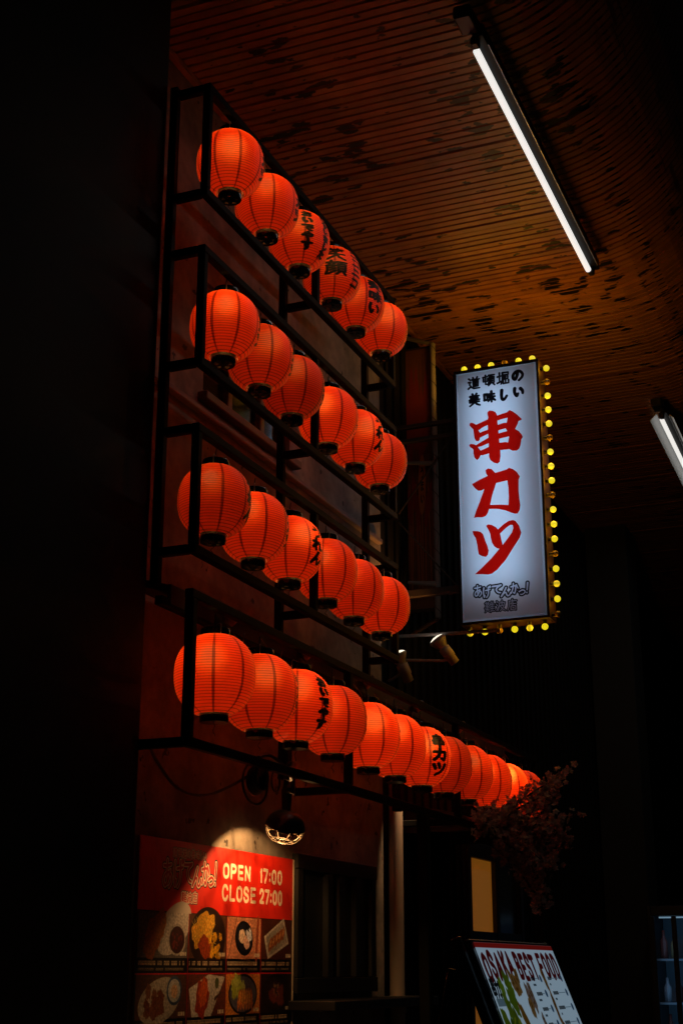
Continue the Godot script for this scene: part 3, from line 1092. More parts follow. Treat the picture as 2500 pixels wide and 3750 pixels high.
# ---------------------------------------------------------------- things on the wall
func poster_print() -> ImageTexture:
	var c := Ink.new(1024, 713, Color(0.02, 0.015, 0.015))
	var r := RandomNumberGenerator.new()
	r.seed = 44
	c.rect(0, 0, 1024, 203, Color(0.85, 0.16, 0.085))
	# softly mottled print of the red header
	for i in 60:
		var q := Vector2(r.randf_range(0, 1024), r.randf_range(0, 200))
		for k in 3:
			c.line(PackedVector2Array([q + Vector2(k * 5, -20), q + Vector2(k * 5 + 16, 30)]), 2.0, 1.0, Color(0.80, 0.12, 0.065))
	c.rect(0, 201, 1024, 713, Color(0.02, 0.015, 0.015))
	var cream := Color(0.93, 0.86, 0.76)
	# opening hours
	var put := func(text: String, x0: float, x1: float, y0: float, y1: float, pen: float) -> void:
		var total := 0.0
		for ch in text:
			total += 0.45 if ch == ":" or ch == "1" else 1.0
		var cell := (x1 - x0) / total
		var x := x0
		for ch in text:
			var ww: float = cell * (0.45 if ch == ":" or ch == "1" else 1.0)
			c.write(GLYPH[ch], x + pen * 0.4, y0 + pen, ww - pen * 0.8, y1 - y0 - pen * 2, pen, cream, 1.0)
			x += ww
	put.call("OPEN", 502, 703, 40, 94, 5.2)
	put.call("17:00", 768, 942, 40, 94, 5.2)
	put.call("CLOSE", 499, 744, 104, 161, 5.2)
	put.call("27:00", 763, 944, 105, 160, 5.2)
	# shop lettering: dark halo, cream rim, red heart
	var logo := [["あ", 130, 52, 62, 86], ["げ", 194, 48, 62, 86], ["て", 254, 52, 58, 66], ["ん", 306, 66, 62, 60], ["か", 364, 48, 56, 72], ["っ", 410, 88, 36, 30], ["!", 444, 46, 26, 72]]
	var small := [["道", 188, 20, 26, 28], ["頓", 216, 19, 26, 28], ["堀", 244, 19, 26, 28], ["の", 272, 20, 24, 26], ["美", 298, 19, 26, 28], ["味", 326, 18, 26, 28], ["し", 354, 19, 18, 26], ["い", 372, 19, 24, 26]]
	var nam := [["難", 246, 142, 32, 32], ["波", 280, 141, 31, 32], ["店", 313, 140, 31, 32]]
	for set_: Array in [[logo, 11.0, 7.5, 3.6], [small, 4.5, 3.0, 1.2], [nam, 6.0, 4.0, 1.4]]:
		for p in 3:
			for g: Array in set_[0]:
				c.write(GLYPH[g[0]], g[1], g[2], g[3], g[4], set_[p + 1], [Color(0.05, 0.02, 0.02), cream, Color(0.72, 0.07, 0.05)][p], 0.9)
	# photographs of dishes, four to a row
	for row in 3:
		var y0: int = [203, 372, 541][row]
		var y1 := y0 + (124 if row == 0 else 118)
		for col in 4:
			var x0: int = [8, 298, 542, 784][col]
			var x1: int = [294, 538, 780, 1020][col]
			var cx := (x0 + x1) / 2.0
			var cy := (y0 + y1) / 2.0
			var kind := row * 4 + col
			var boards: Color = [Color(0.42, 0.38, 0.36), Color(0.38, 0.22, 0.12), Color(0.80, 0.52, 0.38), Color(0.30, 0.14, 0.08), Color(0.36, 0.22, 0.16), Color(0.42, 0.20, 0.12), Color(0.85, 0.52, 0.20), Color(0.16, 0.08, 0.05), Color(0.5, 0.3, 0.18), Color(0.25, 0.16, 0.1), Color(0.6, 0.45, 0.3), Color(0.2, 0.1, 0.08)][kind]
			c.rect(x0, y0, x1, y1, boards)
			for k in 26:
				var yy := r.randf_range(y0, y1)
				c.line(PackedVector2Array([Vector2(x0 + r.randf_range(0, 90), yy), Vector2(x1 - r.randf_range(0, 90), yy + r.randf_range(-4, 4))]), 0.8, 0.6, boards.darkened(r.randf_range(0.02, 0.2)))
			match kind:
				0:
					c.ell(cx + 60, cy - 20, 110, 62, -0.5, Color(0.78, 0.74, 0.70))
					c.ell(cx - 60, cy + 6, 42, 66, 0.5, Color(0.62, 0.34, 0.10), 0.12, 3)
					c.ell(cx - 20, cy - 30, 30, 44, 0.3, Color(0.68, 0.40, 0.13), 0.12, 4)
					c.ell(cx + 78, cy + 12, 52, 44, 0.0, Color(0.70, 0.66, 0.62))
					c.ell(cx + 78, cy + 12, 45, 38, 0.0, Color(0.22, 0.05, 0.03))
					c.speckle(int(cx + 45), int(cy - 8), int(cx + 110), int(cy + 36), 30, Color(0.42, 0.13, 0.08), 4.0, r)
				1:
					c.ell(cx, cy, 116, 86, 0.0, Color(0.16, 0.08, 0.05))
					c.ell(cx - 30, cy - 20, 76, 46, -0.4, Color(0.86, 0.62, 0.16), 0.16, 2)
					for k in 70:
						var q := Vector2(r.randf_range(cx - 90, cx + 40), r.randf_range(cy - 60, cy + 20))
						c.line(PackedVector2Array([q, q + Vector2(r.randf_range(-18, 18), r.randf_range(-14, 14))]), 1.3, 0.6, Color(0.95, 0.78, 0.32).darkened(r.randf_range(0, 0.3)))
					c.ell(cx - 10, cy + 30, 50, 32, 0.3, Color(0.60, 0.22, 0.05), 0.15, 6)
					for k in 16:
						c.ell(cx + 46 + r.randf_range(-36, 36), cy + 24 + r.randf_range(-30, 30), 13, 10, r.randf_range(0, 3), Color(0.95, 0.68, 0.10).darkened(r.randf_range(0, 0.25)), 0.2, k)
				2:
					c.line(PackedVector2Array([Vector2(x0 + 66, y0), Vector2(x0 + 12, y1)]), 1.5, 1.5, Color(0.35, 0.17, 0.1))
					c.line(PackedVector2Array([Vector2(x1 - 20, y0), Vector2(x1 - 30, y1)]), 8.0, 8.0, Color(0.55, 0.25, 0.15))
					c.ell(cx, cy, 64, 52, 0.2, Color(0.03, 0.03, 0.05))
					c.ell(cx + 4, cy - 2, 56, 44, 0.2, Color(0.10, 0.10, 0.15))
					c.ell(cx - 14, cy - 6, 23, 22, 0.0, Color(0.92, 0.80, 0.70), 0.08, 1)
					c.ell(cx + 18, cy + 12, 24, 20, 0.6, Color(0.93, 0.74, 0.66), 0.08, 2)
					c.ell(cx + 34, cy - 14, 26, 18, 0.9, Color(0.86, 0.86, 0.92), 0.12, 3)
					c.ell(cx + 20, cy - 34, 20, 9, 0.5, Color(0.04, 0.05, 0.04), 0.4, 5)
				3:
					c.polys("0,60 150,0 190,80 30,130", Color(0.74, 0.70, 0.66), 1.0, Vector2(x0 + 22, y0 - 6))
					c.polys("14,62 142,10 176,76 38,120", Color(0.58, 0.54, 0.50), 1.0, Vector2(x0 + 22, y0 - 6))
					for k in 5:
						c.ell(x0 + 70 + k * 24, y0 + 78 - k * 9, 12, 26, 0.5, Color(0.55, 0.28, 0.12), 0.2, k)
						c.ell(x0 + 70 + k * 24, y0 + 76 - k * 9, 6, 15, 0.5, Color(0.76, 0.52, 0.32), 0.2, k)
				4, 8:
					c.ell(cx - 10, cy + 10, 120, 60, -0.2, Color(0.72, 0.68, 0.62))
					c.ell(cx + 72, cy - 16, 44, 40, 0.0, Color(0.22, 0.30, 0.44))
					c.ell(cx + 72, cy - 16, 36, 32, 0.0, Color(0.76, 0.76, 0.74))
					c.ell(cx + 72, cy - 14, 20, 19, 0.0, Color(0.90, 0.72, 0.56))
					for k in 14:
						c.ell(cx - 40 + r.randf_range(-46, 46), cy + 14 + r.randf_range(-30, 30), 22, 15, r.randf_range(0, 3), Color(0.46, 0.22, 0.08).lightened(r.randf_range(0, 0.15)), 0.2, k)
				5, 9:
					c.polys("10,40 130,0 236,8 150,118 30,118", Color(0.82, 0.78, 0.74), 1.0, Vector2(x0 + 2, y0))
					c.ell(cx - 26, cy + 6, 40, 58, 0.2, Color(0.62, 0.20, 0.06), 0.18, 2)
					c.ell(cx - 20, cy - 6, 26, 40, 0.25, Color(0.80, 0.34, 0.10), 0.18, 5)
					c.ell(cx + 66, cy - 34, 13, 16, 0.0, Color(0.35, 0.38, 0.20))
					c.line(PackedVector2Array([Vector2(cx + 56, cy + 10), Vector2(cx + 96, cy - 8)]), 5.0, 2.0, Color(0.32, 0.20, 0.12))
				6, 10:
					c.ell(cx, cy, 100, 60, 0.0, Color(0.05, 0.05, 0.07))
					c.ell(cx, cy, 92, 53, 0.0, Color(0.34, 0.32, 0.40))
					for k in 12:
						c.ell(cx - 40 + r.randf_range(-30, 40), cy - 22 + r.randf_range(-26, 20), 14, 24, r.randf_range(-0.4, 0.4), Color(0.62, 0.66, 0.14).lightened(r.randf_range(0, 0.35)), 0.2, k)
					for k in 6:
						c.ell(cx - 26 + k * 17, cy + 16, 10, 34, 0.25 - k * 0.08, Color(0.88, 0.46, 0.12).lightened(r.randf_range(0, 0.2)), 0.16, k)
					for k in 5:
						c.ell(cx - 20 + k * 17, cy + 10, 4, 22, 0.25 - k * 0.08, Color(0.98, 0.74, 0.36), 0.2, k)
				_:
					c.ell(cx, cy, 104, 58, 0.0, Color(0.05, 0.03, 0.03))
					c.ell(cx, cy, 96, 51, 0.0, Color(0.14, 0.07, 0.05))
					for k in 10:
						c.ell(cx + r.randf_range(-44, 44), cy + 8 + r.randf_range(-20, 20), 20, 14, r.randf_range(0, 3), Color(0.42, 0.18, 0.08), 0.25, k)
					for k in 20:
						var q := Vector2(cx + r.randf_range(-22, 22), cy - 12 + r.randf_range(-20, 14))
						c.line(PackedVector2Array([q, q + Vector2(r.randf_range(-10, 10), r.randf_range(-18, 18))]), 1.6, 0.8, Color(0.66, 0.50, 0.36))
			# price in the corner
			for k in 4:
				c.rect(x1 - 44 + k * 10, y1 - 17, x1 - 37 + k * 10, y1 - 6, Color(0.9, 0.84, 0.74))
			# two lines of tiny captions
			var yb := y1 + 8
			for ln in 2:
				var x := x0 + 8.0
				while x < x1 - 26:
					var ww := r.randf_range(5, 11)
					c.rect(x, yb + ln * 19, x + ww, yb + ln * 19 + (12 if ln == 0 else 7), Color(0.72, 0.62, 0.50) * (1.0 if ln == 0 else 0.75))
					c.rect(x + ww * 0.35, yb + ln * 19 + 3, x + ww * 0.7, yb + ln * 19 + 6, Color(0.05, 0.03, 0.03))
					x += ww + (2.0 if r.randf() > 0.14 else 13.0)
		# red rules between the rows
		c.rect(0, y1 + 41, 1024, y1 + 45, Color(0.80, 0.09, 0.06))
	var gn := noise(51, 0.09, 4)
	for y in range(203, 713):
		for xx in 1024:
			var k := 0.95 + 0.32 * gn.get_noise_2d(xx, y)
			var at := (y * 1024 + xx) * 3
			for q in 3:
				c.px[at + q] = int(clampf(c.px[at + q] * k, 0, 255))
	for x: int in [296, 540, 782]:
		c.rect(x, 203, x + 4, 713, Color(0.62, 0.07, 0.05))
	return c.tex()


func face_plane(a: Vector3, b: Vector3, c: Vector3, d: Vector3, out: Vector3) -> ArrayMesh:
	# a top left, b top right, c bottom right, d bottom left, as read; uv follows the print
	var st := start()
	var v := [a, b, c, d]
	var uv := [Vector2(0, 0), Vector2(1, 0), Vector2(1, 1), Vector2(0, 1)]
	var order := [0, 1, 2, 0, 2, 3]
	if (b - a).cross(c - a).dot(out) > 0.0:
		order = [0, 2, 1, 0, 3, 2]
	for n: int in order:
		st.set_uv(uv[n])
		st.add_vertex(v[n])
	return done(st)


func wall_things() -> void:
	# menu poster board
	var t := thing("menu_board", "red menu board with opening hours and dish photos under the caged lamp", "poster")
	var x := WALL_X + 0.012
	part("board", box_mesh(Vector3(WALL_X + 0.006, 1.45, -6.2), Vector3(0.011, 1.1, 1.58), 0.001), mat(Color(0.3, 0.05, 0.03), 0.5), t)
	var pm := mat(Color(1, 1, 1), 0.45)
	pm.albedo_texture = poster_print()
	part("print", face_plane(Vector3(x + 0.002, 2.0, -5.41), Vector3(x + 0.002, 2.0, -6.99), Vector3(x + 0.002, 0.9, -6.99), Vector3(x + 0.002, 0.9, -5.41), Vector3.RIGHT), pm, t)
	part("edge_strip", box_mesh(Vector3(WALL_X + 0.009, 1.45, -6.998), Vector3(0.018, 1.1, 0.012), 0.002), mat(Color(0.45, 0.36, 0.26), 0.4), t)

	# caged work lamp in front of it
	var lp := Vector3(-2.908, 2.125, -6.30)
	var c := thing("caged_lamp", "black hooded work lamp in a wire cage over the menu board", "lamp", lp)
	var st := start()
	var prof := PackedVector2Array()
	for i in 11:
		var a := PI / 2 * i / 10.0
		prof.append(Vector2(maxf(0.098 * cos(a), 0.012), -0.03 + 0.085 * sin(a)))
	add_lathe(st, prof, 32)
	var inner := PackedVector2Array()
	for i in 11:
		var a := PI / 2 * (10 - i) / 10.0
		inner.append(Vector2(maxf(0.093 * cos(a), 0.010), -0.03 + 0.080 * sin(a)))
	add_lathe(st, inner, 32)
	var tilt := Basis(Vector3.RIGHT, 0.24) * Basis(Vector3.BACK, -0.33)
	var hood := part("hood", done(st), mat(Color(0.02, 0.025, 0.028), 0.35), c)
	hood.basis = tilt
	st = start()
	add_tube(st, PackedVector3Array([Vector3(0, 0.045, 0), Vector3(0, 0.12, 0), Vector3(0.01, 0.16, 0)]), 0.022, 12, 0.03)
	part("neck", done(st), dark_plastic, c)
	st = start()
	for k in 8:
		var wire := PackedVector3Array()
		for i in 9:
			var a := PI / 2 * i / 8.0
			wire.append(tilt * Vector3(0.098 * cos(a) * cos(TAU * k / 8), -0.032 - 0.078 * sin(a), 0.098 * cos(a) * sin(TAU * k / 8)))
		add_tube(st, wire, 0.0024, 6)
	for ringy: Array in [[0.097, -0.034], [0.084, -0.07], [0.052, -0.098]]:
		var wire := PackedVector3Array()
		for i in 25:
			wire.append(tilt * Vector3(ringy[0] * cos(TAU * i / 24), ringy[1], ringy[0] * sin(TAU * i / 24)))
		add_tube(st, wire, 0.0024, 6)
	part("wire_cage", done(st), mat(Color(0.026, 0.016, 0.006), 0.45), c)
	var lit := part("bulb", tube_mesh(PackedVector3Array([Vector3(0, -0.046, 0), Vector3(0, 0.03, 0)]), 0.012, 12), glow(Color(1.0, 0.84, 0.62), 1.3), c)
	lit.basis = tilt
	lit.position = Vector3(0.0, 0.006, 0.0)
	# the hood's rim cuts its light off in an arc on the wall
	var o := OmniLight3D.new()
	o.name = "bulb_light"
	o.light_color = Color(1.0, 0.74, 0.46)
	o.light_energy = 0.58
	o.light_size = 0.012
	o.omni_attenuation = 2.0
	o.shadow_enabled = true
	c.add_child(o)
	o.position = tilt * Vector3(0.0, 0.02, 0.0)

	# upper window, wooden, dark
	var w := thing("upper_window", "dark wooden window with three panes behind the second lantern tier", "window")
	var wood := mat(Color(0.075, 0.04, 0.024), 0.55)
	var wx := WALL_X - 0.05
	part("sill", box_mesh(Vector3(WALL_X + 0.01, 4.195, -6.39), Vector3(0.09, 0.045, 1.16), 0.005), wood, w)
	part("lintel", box_mesh(Vector3(wx, 4.835, -6.39), Vector3(0.07, 0.05, 1.05), 0.005), wood, w)
	part("lower_rail", box_mesh(Vector3(wx, 4.245, -6.39), Vector3(0.06, 0.05, 1.05), 0.005), wood, w)
	for z: float in [-5.885, -6.215, -6.605, -6.895]:
		part("stile", box_mesh(Vector3(wx, 4.54, z), Vector3(0.055, 0.54, 0.05), 0.005), wood, w)
	for z: Array in [[-5.91, -6.19], [-6.24, -6.58], [-6.63, -6.87]]:
		part("pane", box_mesh(Vector3(wx - 0.01, 4.54, (z[0] + z[1]) / 2), Vector3(0.006, 0.54, z[0] - z[1]), 0.0), mat(Color(0.012, 0.01, 0.009), 0.12), w)
	# string course under it
	part("moulding", box_mesh(Vector3(WALL_X + 0.02, 4.11, -6.7), Vector3(0.04, 0.035, 3.2), 0.006), mat(Color(0.16, 0.11, 0.09), 0.7), w)

	# shopfront window beside the menu
	var v := thing("shop_window", "dark framed shopfront window beside the menu board, unlit", "window")
	var frame := mat(Color(0.008, 0.008, 0.008), 0.5)
	var vx := WALL_X + 0.012
	for y: float in [1.365, 1.995]:
		part("rail", box_mesh(Vector3(vx, y, -7.585), Vector3(0.05, 0.08, 1.15), 0.004), frame, v)
	for z: float in [-7.05, -7.46, -7.62, -7.88, -8.11]:
		part("stile", box_mesh(Vector3(vx, 1.68, z), Vector3(0.045, 0.549, 0.07 if z != -7.88 else 0.10), 0.004), frame, v)
	for z: Array in [[-7.085, -7.425], [-7.66, -7.83], [-7.93, -8.075]]:
		part("pane", box_mesh(Vector3(WALL_X - 0.004, 1.68, (z[0] + z[1]) / 2), Vector3(0.006, 0.549, z[0] - z[1]), 0.0), mat(Color(0.01, 0.011, 0.01), 0.4), v)
	part("counter", box_mesh(Vector3(WALL_X + 0.14, 1.27, -7.75), Vector3(0.27, 0.05, 1.6), 0.005), frame, v)

	# pale downpipe lit from above
	var dp := thing("downpipe", "pale downpipe on the wall behind the lowest lanterns, bright at its top", "pipe")
	part("pipe", tube_mesh(PackedVector3Array([Vector3(-3.14, 0.12, -8.42), Vector3(-3.14, 2.9, -8.42)]), 0.045, 20), mat(Color(0.33, 0.28, 0.23), 0.5), dp)
	for y: float in [1.2, 2.75]:
		part("clip", tube_mesh(PackedVector3Array([Vector3(-3.14, y, -8.42), Vector3(-3.14, y + 0.03, -8.42)]), 0.051, 20), mat(Color(0.3, 0.26, 0.22), 0.5), dp)
	var dl := thing("downlight", "small black downlight shining on the pale pipe behind the lanterns", "lamp", Vector3(-3.0, 2.84, -8.405))
	part("housing", tube_mesh(PackedVector3Array([Vector3(0, 0, 0), Vector3(0, 0.09, 0)]), 0.032, 16), dark_plastic, dl)
	part("bracket", box_mesh(Vector3(-0.11, 0.06, 0.06), Vector3(0.17, 0.02, 0.02), 0.002), dark_plastic, dl)
	part("lens", tube_mesh(PackedVector3Array([Vector3(0, -0.004, 0), Vector3(0, 0.002, 0)]), 0.026, 16), glow(Color(1.0, 0.8, 0.55), 1.5), dl)
	var ds := SpotLight3D.new()
	ds.name = "downlight_beam"
	ds.light_color = Color(1.0, 0.78, 0.55)
	ds.light_energy = 1.1
	ds.spot_angle = 13.0
	ds.spot_angle_attenuation = 0.8
	ds.spot_attenuation = 2.0
	ds.spot_range = 10.0
	ds.light_size = 0.02
	ds.shadow_enabled = true
	dl.add_child(ds)
	ds.position = Vector3(0, -0.01, 0)
	ds.rotation = Vector3(-PI / 2 - 0.04, 0, 0)
	ds.rotation.z = 0.0
	ds.look_at_from_position(dl.position + Vector3(0, -0.01, 0), Vector3(-3.10, 2.30, -8.42), Vector3.RIGHT)

	# sliding door with amber panes
	var door := thing("sliding_door", "black sliding door with amber lit panes beyond the lowest lanterns", "door")
	var amber := glow(Color(1.0, 0.33, 0.022), 0.115)
	for z: float in [-10.10, -10.79, -11.46]:
		part("stile", box_mesh(Vector3(WALL_X - 0.02, 1.22, z), Vector3(0.05, 2.2, 0.08), 0.004), frame, door)
	for y: float in [2.285, 1.64, 0.72, 0.18]:
		part("rail", box_mesh(Vector3(WALL_X - 0.021, y, -10.445), Vector3(0.044, 0.11 if y != 1.64 else 0.14, 0.609), 0.004), frame, door)
		part("rail", box_mesh(Vector3(WALL_X - 0.021, y, -11.125), Vector3(0.044, 0.11 if y != 1.64 else 0.14, 0.589), 0.004), frame, door)
	for z: float in [-10.445, -11.125]:
		for y: Array in [[1.711, 2.229], [0.776, 1.569]]:
			part("pane", box_mesh(Vector3(WALL_X - 0.035, (y[0] + y[1]) / 2, z), Vector3(0.006, y[1] - y[0], 0.606 if z > -11 else 0.586), 0.0), amber if z > -11 else mat(Color(0.02, 0.015, 0.01), 0.2), door)
	var al := AreaLight3D.new()
	al.name = "pane_light"
	al.area_size = Vector2(0.58, 0.5)
	al.light_color = Color(1.0, 0.62, 0.2)
	al.light_energy = 0.004
	al.shadow_enabled = true
	door.add_child(al)
	al.position = Vector3(WALL_X + 0.03, 1.97, -10.445)
	al.rotation.y = -PI / 2

	# round dark awning over the doorway
	var aw := thing("door_hood", "small dark rounded hood over the doorway beside the blossom", "awning")
	st = start()
	var steps := 10
	for i in steps:
		var a0 := PI / 2 * i / steps
		var a1 := PI / 2 * (i + 1) / steps
		for zz: Array in [[-8.75, -9.7]]:
			var p := func(a: float, z: float, rr: float) -> Vector3: return Vector3(WALL_X + 0.5 * sin(a) * rr, 2.28 + 0.16 * cos(a) * rr, z)
			quad(st, p.call(a0, zz[0], 1.0), p.call(a0, zz[1], 1.0), p.call(a1, zz[1], 1.0), p.call(a1, zz[0], 1.0), Vector3(1, 1, 0))
			quad(st, p.call(a0, zz[0], 0.95), p.call(a0, zz[1], 0.95), p.call(a1, zz[1], 0.95), p.call(a1, zz[0], 0.95), Vector3(-1, -1, 0))
			for z: float in zz:
				quad(st, p.call(a0, z, 1.0), p.call(a0, z, 0.0), p.call(a1, z, 0.0), p.call(a1, z, 1.0), Vector3(0, 0, 1 if z > -9 else -1))
	part("shell", done(st), mat(Color(0.05, 0.03, 0.025), 0.7), aw)


# ---------------------------------------------------------------- beyond and before the racks
func skewer_print() -> ImageTexture:
	var c := Ink.new(160, 560, Color(0.40, 0.24, 0.13))
	var r := RandomNumberGenerator.new()
	r.seed = 9
	for k in 70:
		var x := r.randf_range(0, 160)
		c.line(PackedVector2Array([Vector2(x, r.randf_range(0, 560)), Vector2(x + r.randf_range(-3, 3), r.randf_range(0, 560))]), 2.0, 1.0, Color(0.40, 0.23, 0.12).darkened(r.randf_range(0, 0.3)))
	for k in 9:
		var x := 24.0 + k * 16.0
		var lean := r.randf_range(-10, 12)
		c.line(PackedVector2Array([Vector2(x, 300), Vector2(x + lean, 520)]), 3.0, 2.0, Color(0.62, 0.36, 0.14))
		c.line(PackedVector2Array([Vector2(x + 3, 300), Vector2(x + 3 + lean, 520)]), 1.0, 0.8, Color(0.14, 0.05, 0.02))
	for k in 7:
		c.ell(16 + k * 22, 150 + 30 * sin(k * 1.9), 15, 95, 0.06 * (k - 3), Color(0.46, 0.12, 0.06).lightened(r.randf_range(0, 0.05)), 0.1, k)
		c.ell(16 + k * 22, 335 + 24 * sin(k * 2.7), 12, 40, 0.1 * (k - 3), Color(0.50, 0.12, 0.06), 0.12, k + 3)
	c.ell(104, 300, 20, 66, 0.05, Color(0.70, 0.42, 0.14))
	for g: Array in [["う", 94, 262, 22, 24], ["ま", 94, 290, 22, 24], ["い", 94, 318, 22, 24]]:
		c.write(GLYPH[g[0]], g[1], g[2], g[3], g[4], 1.5, Color(0.08, 0.04, 0.02))
	return c.tex()


func spot_lamp(face: Vector3, aim: Vector3, label: String, energy: float, arm: PackedVector3Array) -> void:
	var t := thing("spot_lamp", label, "lamp", face, "spot lamps under the white sign")
	var dir := (aim - face).normalized()
	var b := Basis.looking_at(dir, Vector3.BACK) * Basis(Vector3.RIGHT, PI / 2)  # local -Y looks along dir
	var st := start()
	var big := b.scaled(Vector3.ONE * 1.22)
	add_lathe(st, PackedVector2Array([Vector2(0.047, 0.0), Vector2(0.049, 0.008), Vector2(0.044, 0.02), Vector2(0.026, 0.055), Vector2(0.019, 0.06)]), 24, Transform3D(big, Vector3.ZERO))
	part("reflector", done(st), mat(Color(0.32, 0.28, 0.24), 0.35, 0.3), t)
	st = start()
	add_lathe(st, PackedVector2Array([Vector2(0.031, 0.06), Vector2(0.032, 0.065), Vector2(0.032, 0.12), Vector2(0.027, 0.122), Vector2(0.027, 0.16), Vector2(0.005, 0.165)]), 20, Transform3D(big, Vector3.ZERO))
	part("socket", done(st), mat(Color(0.30, 0.26, 0.22), 0.55), t)
	st = start()
	add_lathe(st, PackedVector2Array([Vector2(0.0005, -0.014), Vector2(0.02, -0.012), Vector2(0.036, -0.006), Vector2(0.0465, 0.002)]), 24, Transform3D(big, Vector3.ZERO))
	part("lens", done(st), glow(Color(1.0, 0.86, 0.66), 1.4), t)
	var pts := PackedVector3Array()
	for p in arm:
		pts.append(p - face)
	part("arm", tube_mesh(pts, 0.0095, 8), mat(Color(0.30, 0.24, 0.18), 0.5), t)
	var s := SpotLight3D.new()
	s.name = "spot_beam"
	s.light_color = Color(1.0, 0.66, 0.32)
	s.light_energy = energy
	s.spot_angle = 42.0
	s.spot_angle_attenuation = 1.0
	s.spot_attenuation = 2.0
	s.spot_range = 20.0
	s.light_size = 0.04
	s.shadow_enabled = true
	t.add_child(s)
	s.look_at_from_position(face + dir * 0.02, aim, Vector3.BACK)


func street_things() -> void:
	# skewer banner board on its pole, half turned to the street
	var t := thing("banner_board", "dim banner board printed with skewers, between the racks and white sign", "banner")
	var px := -3.0
	var pz := -8.92
	var m := mat(Color(1, 1, 1), 0.6)
	m.albedo_texture = skewer_print()
	var st := start()
	add_box(st, Vector3(px - 0.14, 4.77, pz - 0.03), Vector3(0.24, 1.98, 0.03), 0.004)
	part("panel", done(st), mat(Color(0.03, 0.015, 0.01), 0.7), t)
	part("print", face_plane(Vector3(px - 0.25, 5.74, pz - 0.012), Vector3(px - 0.024, 5.74, pz - 0.012), Vector3(px - 0.024, 3.80, pz - 0.012), Vector3(px - 0.25, 3.80, pz - 0.012), Vector3.BACK), m, t)
	part("pole", tube_mesh(PackedVector3Array([Vector3(px, 3.72, pz), Vector3(px, 5.76, pz)]), 0.021, 14), pvc, t)
	part("top_pole", tube_mesh(PackedVector3Array([Vector3(px, 5.76, pz), Vector3(px - 0.19, 5.83, pz + 0.02)]), 0.016, 10), mat(Color(0.12, 0.11, 0.11), 0.5), t)
	part("bottom_pole", tube_mesh(PackedVector3Array([Vector3(px, 3.72, pz), Vector3(px - 0.19, 3.62, pz)]), 0.014, 10), mat(Color(0.05, 0.035, 0.025), 0.5), t)
	for y: float in [4.83, 3.955]:
		st = start()
		add_tube(st, PackedVector3Array([Vector3(WALL_X, y + 0.03, pz + 0.03), Vector3(px - 0.06, y + 0.005, pz + 0.045), Vector3(px, y, pz + 0.03)]), 0.012, 8, 0.021)
		part("bracket", done(st), pvc, t)
	# a thin lashing wound round the pole
	var coil := PackedVector3Array()
	for i in 180:
		coil.append(Vector3(px + 0.0225 * cos(i * 0.5), 3.75 + i * 0.0111, pz + 0.0225 * sin(i * 0.5)))
	part("lashing", tube_mesh(coil, 0.0022, 5), cord_rubber, t)

	spot_lamp(Vector3(-2.905, 3.50, -8.60), Vector3(-3.75, 4.75, -8.25), "par spot lamp on a long arm below the white sign, pointing up", 0.5, PackedVector3Array([Vector3(-2.84, 3.365, -8.63), Vector3(-2.87, 3.357, -8.62), Vector3(-3.195, 3.375, -8.55)]))
	spot_lamp(Vector3(-3.115, 3.385, -8.42), Vector3(-3.5, 4.6, -8.0), "second spot lamp half hidden behind the far rack post", 0.12, PackedVector3Array([Vector3(-3.11, 3.26, -8.46), Vector3(-3.16, 3.23, -8.46), Vector3(-3.195, 3.22, -8.46)]))

	# leaning menu board
	var b := thing("menu_stand", "leaning backlit menu stand printed with fried food on the pavement", "menu stand")
	var up := Vector3(-0.385, 1.0, 0).normalized()
	var nrm := Vector3(1.0, 0.385, 0).normalized()
	var tl := Vector3(-1.4, 1.53, -4.436)
	var tr := Vector3(-1.4, 1.53, -5.391)
	var hh := 1.30
	var off := -up * hh
	var cc := (tl + tr) / 2 + off / 2
	var tb := Basis(nrm, up, nrm.cross(up))
	part("light_box", box_mesh(cc - nrm * 0.026, Vector3(0.04, hh + 0.03, 0.97), 0.006, tb), dark_plastic, b)
	var pm := mat(Color(1, 1, 1), 0.3)
	var print_ := stand_print()
	pm.albedo_texture = print_
	pm.emission_enabled = true
	pm.emission = Color(0.80, 0.92, 1.0)
	pm.emission_texture = print_
	pm.emission_operator = BaseMaterial3D.EMISSION_OP_MULTIPLY
	pm.emission_energy_multiplier = 0.30
	part("lit_print", face_plane(tl, tr, tr + off, tl + off, nrm), pm, b)
	for z: float in [-4.40, -5.427]:
		var foot := Vector3(tl.x + 0.385 * 1.36, 0.13, z)
		part("leg", box_mesh((Vector3(-1.4, 1.53, z) + foot) / 2 - nrm * 0.03, Vector3(0.03, 1.55, 0.03), 0.004, tb), dark_plastic, b)
		part("rear_leg", tube_mesh(PackedVector3Array([Vector3(-1.46, 1.45, z), Vector3(-1.75, 0.125, z)]), 0.012, 8), dark_plastic, b)
	var al := AreaLight3D.new()
	al.name = "print_light"
	al.area_size = Vector2(0.9, 1.2)
	al.light_color = Color(0.8, 0.92, 1.0)
	al.light_energy = 0.03
	al.shadow_enabled = true
	b.add_child(al)
	al.look_at_from_position(cc + nrm * 0.01, cc + nrm, Vector3.UP)

	# drinks fridge down the street
	var f := thing("drinks_fridge", "glass doored drinks fridge glowing blue down the street", "fridge", Vector3(-2.70, 0.12, -14.0))
	var body := mat(Color(0.02, 0.02, 0.022), 0.4)
	var wdt := 1.0
	part("cabinet", box_mesh(Vector3(wdt / 2, 0.95, -0.66), Vector3(wdt, 1.9, 0.04), 0.01), body, f)
	for sx: float in [0.02, wdt - 0.02]:
		part("side_wall", box_mesh(Vector3(sx, 0.95, -0.34), Vector3(0.04, 1.9, 0.6), 0.006), body, f)
	part("header", box_mesh(Vector3(wdt / 2, 1.855, -0.34), Vector3(wdt - 0.082, 0.09, 0.6), 0.006), body, f)
